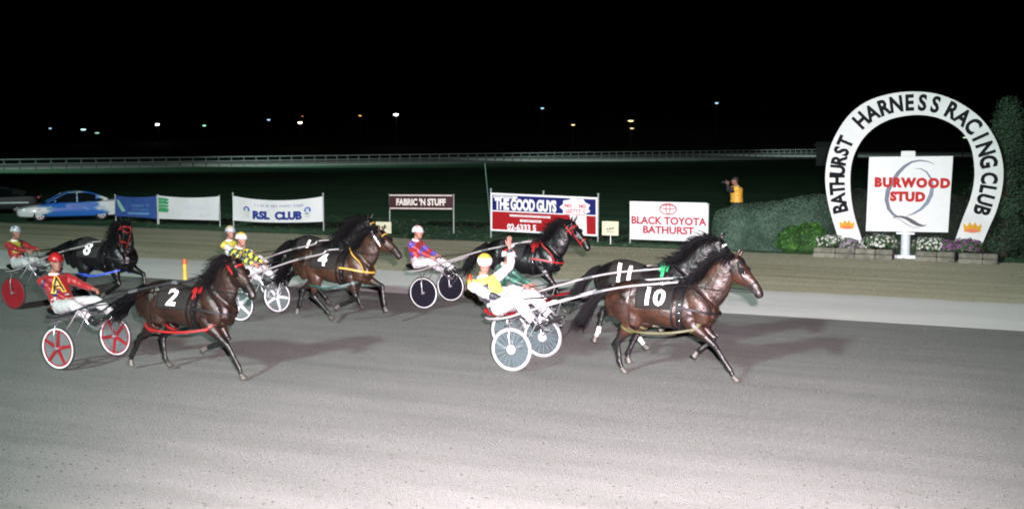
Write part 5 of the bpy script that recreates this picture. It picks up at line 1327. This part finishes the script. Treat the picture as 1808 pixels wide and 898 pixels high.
    for i, (hip, K, A_, fd) in enumerate(HP):
        B = MB(); loft(B, [tuple(K.lerp(A_, .78)) + (.047, .050), tuple(A_) + (.045, .047)], side=(0, 1, 0), seg=14, steps=2)
        loft(B, [tuple(A_ - fd * .05 + Vector((0, 0, -.015))) + (.038, .045), tuple(A_ + fd * .05 + Vector((0, 0, -.03))) + (.046, .045), tuple(A_ + fd * .17 + Vector((0, 0, -.05))) + (.047, .028), tuple(A_ + fd * .205 + Vector((0, 0, -.052))) + (.03, .018)], side=(0, 1, 0), seg=12)
        bt = fuse('boot', B, .008, 2, [boots or m_boot], e)
    # hair and face
    B = MB(); loft(B, [tuple(Hh(-.03, 0, -.035)) + (.066, .060), tuple(Hh(-.024, 0, .0)) + (.078, .084), tuple(Hh(-.018, 0, .05)) + (.082, .094), tuple(Hh(-.014, 0, .1)) + (.070, .086), tuple(Hh(-.014, 0, .13)) + (.035, .045)], side=hyd, seg=16); B.build('hair', m_hair, e)
    B = MB()
    for s in (-1, 1): ellipsoid(B, Hh(.086, s * .031, .018), (.010, .013, .008), seg=10, rings=6)
    B.build('eyes', m_eye, e)
    B = MB(); ellipsoid(B, Hh(.097, 0, -.060), (.008, .020, .005), seg=10, rings=6, rot=HR); B.build('mouth', mat('lips', (.25, .07, .06), .5), e)
    if headgear == 'helmet':
        hm = helmet if isinstance(helmet, (list, tuple)) else [helmet]
        B = MB(); seg, rg = 28, 10; vs = []; fs = []
        for i in range(rg + 1):
            th = (math.pi * .53) * i / rg
            for k in range(seg):
                a = 2 * math.pi * k / seg; x = math.sin(th) * math.cos(a) * .122 - .012; y = math.sin(th) * math.sin(a) * .101; z = math.cos(th) * .108 + .045
                if i == rg and math.cos(a) < .2: z -= .03 * min(1, .2 - math.cos(a))
                vs.append(Hh(x, y, z))
        fs = [(i * seg + k, (i + 1) * seg + k, (i + 1) * seg + (k + 1) % seg, i * seg + (k + 1) % seg) for i in range(rg) for k in range(seg)]
        B.add(vs, fs); n0 = len(B.f)
        # material bands on the helmet
        for fi in range(n0):
            i = fi // seg; k = fi % seg
            if len(hm) > 1: B.m[fi] = (1 if (i >= 6) else 0) if len(hm) == 2 else ((k // 3 + i // 3) % 2 if i < 6 else 2)
        hl = B.build('helmet', hm, e, fixn=False)
        bm = bmesh.new(); bm.from_mesh(hl.data); bmesh.ops.solidify(bm, geom=bm.faces[:], thickness=-.008); bm.to_mesh(hl.data); bm.free()
        B = MB(); vs = []
        for k in range(13):
            a = R(-62 + k * 124 / 12); vs += [Hh(math.cos(a) * .118 - .012, math.sin(a) * .098, .045), Hh(math.cos(a) * .165 - .008, math.sin(a) * .105, .030), Hh(math.cos(a) * .165 - .008, math.sin(a) * .105, .024), Hh(math.cos(a) * .118 - .012, math.sin(a) * .098, .037)]
        B.add(vs, [(4 * k + j, 4 * k + (j + 1) % 4, 4 * k + 4 + (j + 1) % 4, 4 * k + 4 + j) for k in range(12) for j in range(4)] + [(3, 2, 1, 0), (48, 49, 50, 51)]); B.build('peak', hm[-1], hl)
        B = MB(); tube(B, [Hh(-.01, -.09, .03), Hh(.02, -.072, -.05), Hh(.04, -.03, -.118), Hh(.04, .03, -.118), Hh(.02, .072, -.05), Hh(-.01, .09, .03)], .005, 6, 3); B.build('chin_strap', m_leather, hl)
        if goggles:
            B = MB(); pts = [Hh(math.cos(a) * .119 - .012, math.sin(a) * .100, .068) for a in [k * math.pi / 12 for k in range(24)]]; ribbon(B, pts, .016, HR @ Vector((0, 0, 1)), True, .004, centre=Hh(0, 0, .068)); 
            B.build('goggle_strap', m_leather, hl)
    else:
        B = MB(); loft(B, [tuple(Hh(-.01, 0, .03)) + (.086, .104), tuple(Hh(-.012, 0, .08)) + (.084, .10), tuple(Hh(-.012, 0, .125)) + (.05, .06)], side=hyd, seg=16); loft(B, [tuple(Hh(.06, 0, .05)) + (.07, .008), tuple(Hh(.15, 0, .035)) + (.05, .006)], side=hyd, seg=12, steps=1); B.build('cap', helmet, e)
    info = dict(root=e, wrists=[j[1] * size for j in J], hdirs=[j[2] for j in J])
    return info
SEAT = Vector((-.47, 0, .80))
def team(t, wheel_px=None, axle=None, hx=2.1, rz=HD):
    if wheel_px: W = G(*wheel_px); axle = W + N * .62
    return axle
def reins(hinfo, pinfo, horse_off, seat_off):
    """two lines from bit through the saddle ring to each hand (horse-local)"""
    d = seat_off - horse_off
    for i in (0, 1):
        hand_ = pinfo['wrists'][i] + pinfo['hdirs'][i] * .07 + d
        if pinfo.get('one') and i == pinfo['one'] - 1: hand_ = pinfo['wrists'][1 - i] + pinfo['hdirs'][1 - i] * .07 + d
        r = hinfo['ring'][i]; b = hinfo['bit'][i]; mid_ = (r + hand_) / 2 - Vector((0, 0, .05)); B = MB()
        tube(B, [b, b.lerp(r, .5) + Vector((0, 0, -.01)) + Vector((0, (-1, 1)[i] * .05, 0)), r, r.lerp(hand_, .5) - Vector((0, 0, .03)), hand_, hand_ + Vector((-.08, 0, -.12)), hand_ + Vector((-.02, 0, -.25))], .0075, 5, 4)
        B.build('rein', m_leather, hinfo['root'])
# ------------------------------------------------------------------ the seven teams
def place(axle, dx): p = axle + U * dx; return Vector((p.x, p.y, .017))
def at_axle(axle): return Vector((axle.x, axle.y, .017))
def seat_loc(axle):
    p = axle + U * SEAT.x; return Vector((p.x, p.y, .017 + SEAT.z))
m = lambda n, c, r=.5, **k: mat(n, c, r, sheen=.1, bump=.25, bscale=20, **k)
YEL = m('yellow_silk', (.48, .38, .06)); WHT = m('white_silk', (.38, .38, .39)); BLK = m('black_silk', (.012, .012, .02)); RED = m('red_silk', (.22, .005, .008)); GRN = m('dark_green_silk', (.003, .035, .024)); GR2 = m('light_green_silk', (.010, .09, .06))
PUR = m('violet_silk', (.05, .03, .22)); DGR = m('bottle_green_silk', (.006, .035, .018)); YG = m('bright_yellow_silk', (.42, .38, .04)); NVY = m('navy_silk', (.012, .014, .06))
h_yel = mat('yellow_helmet', (.50, .30, .02), .35); h_yel2 = mat('pale_yellow_helmet', (.45, .34, .08), .35); h_wht = mat('white_helmet', (.5, .5, .5), .35); h_red = mat('red_helmet', (.28, .01, .012), .35); h_pnk = mat('pink_helmet', (.45, .16, .19), .35)
h_blu = mat('blue_helmet', (.06, .09, .18), .35); h_gry = mat('grey_helmet', (.3, .32, .34), .35); h_grn = mat('green_helmet', (.02, .12, .06), .35)

AX10 = G(903, 657) + N * .62; AX2 = G(104, 655) + N * .62; AX4 = G(424, 569) + N * .62; AX6 = G(748, 547) + N * .62; AX8 = G(25, 547) + N * .62
AX11 = AX10 + N * 1.6 - U * .75; AX1 = AX4 + N * 1.6 - U * 1.25
def so(ax, x): return SEAT - Vector((x, 0, 0))
def off(hinfo, pinfo, hx, **k): pinfo.update(k); reins(hinfo, pinfo, Vector((hx, 0, 0)), SEAT)

# --- number 10
HX = 2.23
h = horse('bay horse number 10 with black legs, nearest of the front pair', place(AX10, HX), HD, BAY, POSE_A, (1.06, 0, 1.94), (.62, -.10, -.74), '10', 'black', seed=1, num_x=-.10, dz=-.13, mane_vol=1.0, parts=dict(hobble='olive'))
sulky('sulky with clear disc wheels, white rims and red seat behind horse number 10', at_axle(AX10), HD, 'clear', 'silver', m_red_s, HX)
def s10(bn, t, l, c):
    if bn == 'torso': return 0 if (l.x > -.02 or l.z > .33) and l.z > .10 else 2
    if bn == 'fore0': return 2 if t > .25 else 1
    if bn == 'fore1': return 2 if t > .72 else 1
    return 1
p = person('driver in yellow and white silks raising one hand and looking at the camera', seat_loc(AX10), HD, [YEL, WHT, BLK], [(.18, -.20, .20), (.08, .14, .90)], ((.66, -.25, -.10), (.70, .22, -.08)), lean=-.40, yaw=R(-62), pitch=R(8), helmet=[h_yel, h_yel2, h_wht], open_hand=(0, 1), slots=s10, poles=[(-.5, -.6, -.6), (.3, .2, -1)], handdir=(None, (-.05, 0, 1)), torso_tilt=-.06, size=1.14, tw=R(-48), bulk=1.12)
off(h, p, HX, one=2)
# --- number 11
h = horse('black horse number 11 with white browband, far one of the front pair', place(AX11, HX), HD, DARK, ([(.44, .98), (.78, .70), (1.05, .50), (1.15, .42)], [(.42, .98), (.60, .64), (.30, .50), (.20, .44)], [(-.36, 1.0), (-.40, .56), (-.10, .26), (.0, .14)], [(-.46, 1.0), (-.84, .66), (-.92, .30), (-.98, .18)]), (1.14, 0, 1.93), (.62, -.05, -.78), '11', 'black', seed=2, whites=(2, 3), num_x=-.34, dz=-.02, mane_vol=1.15, parts=dict(brow='white', pad='green'))
sulky('sulky mostly hidden behind the white clad legs of the waving driver', at_axle(AX11), HD, 'clear', 'silver', m_red_s, HX, cowl=m_red_s)
def s11(bn, t, l, c): return 1 if noise.noise(c * 9) > .12 else 0
p = person('driver in shiny green silks with red and white helmet, beside the waving driver', seat_loc(AX11), HD, [GRN, GR2], [(.58, -.13, .22), (.58, .13, .22)], lean=.50, yaw=R(-12), helmet=[h_red, h_wht], slots=s11, boots=m_boot_w)
off(h, p, HX)
# --- number 2
HX2 = 2.02
h = horse('brown horse number 2 with red straps along its belly, nearest at the left', place(AX2, HX2), HD, BAY2, POSE_B, (.88, -.02, 1.90), (.66, -.18, -.72), '2', 'black', seed=3, num_x=-.10, dz=-.16, ext=(-.7, -.75), mane_vol=1.1, parts=dict(hobble='red', throat='red', pad='red', brow='red'))
sulky('sulky with red spoked wheels and white rims behind horse number 2', at_axle(AX2), HD, 'redspoke', 'black', m_leather, HX2, phase=.5)
def s2(bn, t, l, c):
    if bn in ('arm0', 'arm1') and .25 < t < .95 and noise.noise(Vector((0, 0, 0))) is not None: return 1 if (c.x < -.12 - .02) and bn == 'arm0' else 0
    if bn in ('fore0',) and t < .45: return 1
    return 0
p = person('driver in red silks with a black letter A on the chest and red helmet', seat_loc(AX2), HD, [RED, NVY], [(.30, -.16, .18), (.46, .16, .33)], size=1.08, lean=-.10, tw=R(-30), yaw=R(-28), pitch=R(-4), helmet=[h_red, h_red], slots=s2, letter=('A', .30, (mat('black_letter', (.015, .02, .015), .5), mat('gold_outline', (.60, .40, .05), .5))), poles=[(-.6, -.7, -.7), (-.1, .6, -.7)])
off(h, p, HX2)
# --- number 4
HX4 = 1.80
h = horse('brown horse number 4 with yellow breast strap and white neck band', place(AX4, HX4), HD, BAY3, POSE_C, (.98, 0, 1.87), (.76, -.12, -.62), '4', 'black', seed=4, num_x=-.12, dz=-.10, parts=dict(hobble='teal', breast='yellow', brow='yellow', throat='white'))
sulky('sulky with white five spoked wheels behind horse number 4', at_axle(AX4), HD, 'whitespoke', 'silver', m_leather, HX4, phase=.9)
def s4(bn, t, l, c):
    a = math.atan2(l.y, l.x) if bn == 'torso' else 0
    if bn == 'torso': return 1 if (int(math.floor(l.z / .09)) + int(math.floor(a / .6))) % 2 else 0
    return 1 if int(math.floor(t * 4.2 + (.5 if c.z > .4 else 0))) % 2 else 0
p = person('driver in green silks with yellow diamonds and pale yellow helmet', seat_loc(AX4), HD, [DGR, YG], [(.50, -.13, .26), (.52, .13, .28)], lean=.30, yaw=R(-15), helmet=[h_yel2, h_wht], slots=s4)
off(h, p, HX4)
# --- number 1
h = horse('black horse number 1 with yellow browband beyond the brown horse', place(AX1, HX4), HD, DARK, ([(.44, .98), (.72, .60), (.84, .22), (.92, .10)], [(.50, 1.0), (.80, .70), (.66, .38), (.58, .30)], [(-.46, 1.0), (-.84, .66), (-1.0, .32), (-1.06, .20)], [(-.36, 1.0), (-.42, .56), (-.14, .26), (-.04, .12)]), (1.02, 0, 1.92), (.70, -.05, -.70), '1', 'black', seed=5, num_x=-.28, mane_vol=1.3, dz=-.06, parts=dict(brow='yellow', hobble='olive'))
sulky('sulky mostly hidden beyond the one with white five spoked wheels', at_axle(AX1), HD, 'whitespoke', 'silver', m_leather, HX4, phase=.2)
def s1(bn, t, l, c):
    if bn == 'torso': return 0 if l.z > .30 else 1
    if bn.startswith('fore'): return 2 if t < .5 else 1
    return 1 if t > .3 else 0
p = person('driver in white and yellow silks with black arm bands and mottled yellow helmet', seat_loc(AX1), HD, [YG, WHT, BLK], [(.32, -.13, .26), (.34, .13, .28)], lean=-.18, yaw=R(-28), helmet=[h_yel, h_gry, h_gry], slots=s1)
off(h, p, HX4)
# --- number 6
HX6 = 2.02
h = horse('black horse number 6 with red bridle and red breast strap', place(AX6, HX6), HD, BLACK, POSE_D, (1.02, 0, 1.92), (.66, -.14, -.72), '6', 'black', seed=6, num_x=-.20, dz=-.09, mane_vol=1.1, parts=dict(bridle='red', breast='red', throat='red', brow='red', pad='red'), pad=mat('black_saddlecloth', (.004, .005, .005), .85))
sulky('sulky with solid black disc wheels behind horse number 6', at_axle(AX6), HD, 'black', 'silver', m_leather, HX6)
def s6(bn, t, l, c):
    return 1 if noise.noise(Vector((c.x * 7, c.y * 5, c.z * 9)) + Vector((3.1, 1.7, 0))) > .13 else 0
p = person('driver in red silks with violet patches and pinkish white helmet', seat_loc(AX6), HD, [RED, PUR], [(.40, -.13, .24), (.42, .13, .26)], lean=.16, yaw=R(-8), helmet=[h_pnk, h_wht, h_wht], slots=s6)
off(h, p, HX6)
# --- far left team
HX8 = 1.85
h = horse('dark horse behind the red clad driver, head turned towards the camera with red bridle', place(AX8, HX8), HD, BLACK, POSE_C, (.70, -.05, 1.88), (.22, -.50, -.82), '8', 'black', seed=7, num_x=-.15, dz=-.06, parts=dict(bridle='red', throat='red', brow='red', hobble='blue'), pad=mat('black_saddlecloth', (.004, .005, .005), .85), hyaw=-.5, ext=(-.8, -.4))
sulky('sulky with solid red disc wheels cut by the left edge', at_axle(AX8), HD, 'reddisc', 'silver', m_leather, HX8)
def s8(bn, t, l, c):
    if bn == 'torso': return 0 if (l.y > -.15 and l.z > .2 and l.y < .05) else (2 if l.y >= .05 else 1)
    return 1
p = person('driver in yellow, green and red silks with blue and white helmet at the left edge', seat_loc(AX8), HD, [YG, RED, DGR], [(.52, -.13, .34), (.52, .13, .36)], lean=.05, yaw=R(-5), helmet=[h_blu, h_wht, h_gry], slots=s8)
off(h, p, HX8)

# --- whip of the waving driver
w0 = seat_loc(AX10) + U * .18 + N * -.22 + Vector((0, 0, .20)); B = MB(); d_ = (-U * .55 + N * .35 + Vector((0, 0, .12)))
tube(B, [(0, 0, 0), d_ * .4 + Vector((0, 0, .03)), d_ + Vector((0, 0, .10))], [.011, .009, .004], 6, 4)
o = B.build('whip', m_leather); o.location = w0; tag(o, 'black whip lying under the lowered hand of the waving driver', 'whip')

# --- photographer behind the hedge
pp = D(1299, 440, 41.0); pp.z = 0
e = empty('step_box', pp, HD, 'low wooden box behind the hedge under the man in the yellow vest', 'box'); B = MB(); box(B, (0, 0, .28), (.3, .25, .02), bev=.005)
for a in (-1, 1):
    for b in (-1, 1): box(B, (a * .26, b * .21, .13), (.025, .025, .13))
B.build('planks', mat('wood', (.2, .14, .08), .8), e, smooth=False)
VEST = m('orange_yellow_vest', (.75, .40, .04))
def sv(bn, t, l, c): return 0 if bn == 'torso' else (0 if bn.startswith('arm') and t < .35 else 1)
p = person('man in a yellow vest holding a black camera, standing behind the hedge', (pp.x, pp.y, .30), R(180) , [VEST, BLK], [(.30, .07, 1.50), (.30, -.07, 1.50)], ((0, -.1, .07), (0, .1, .07)), stand=True, helmet=mat('black_cap', (.015, .015, .018), .6), headgear='cap', size=1.10, jbulk=.06, trousers=mat('dark_trousers', (.02, .022, .03), .8), slots=sv, group=None, yaw=R(0), poles=[(.1, -.5, -1), (.1, .5, -1)])
e = empty('camera', (pp.x - .36, pp.y, 2.0), R(180), 'black camera with a short lens held by the man in the yellow vest', 'camera'); B = MB(); box(B, (.02, 0, 0), (.035, .07, .05), bev=.008); box(B, (.02, 0, .06), (.025, .03, .018), bev=.006); B.build('camera_body', mat('camera_black', (.02, .02, .022), .4), e)
B = MB(); tube(B, [(.04, 0, 0), (.17, 0, 0)], .038, 16); B.build('lens', mat('lens_black', (.03, .03, .035), .3), e)
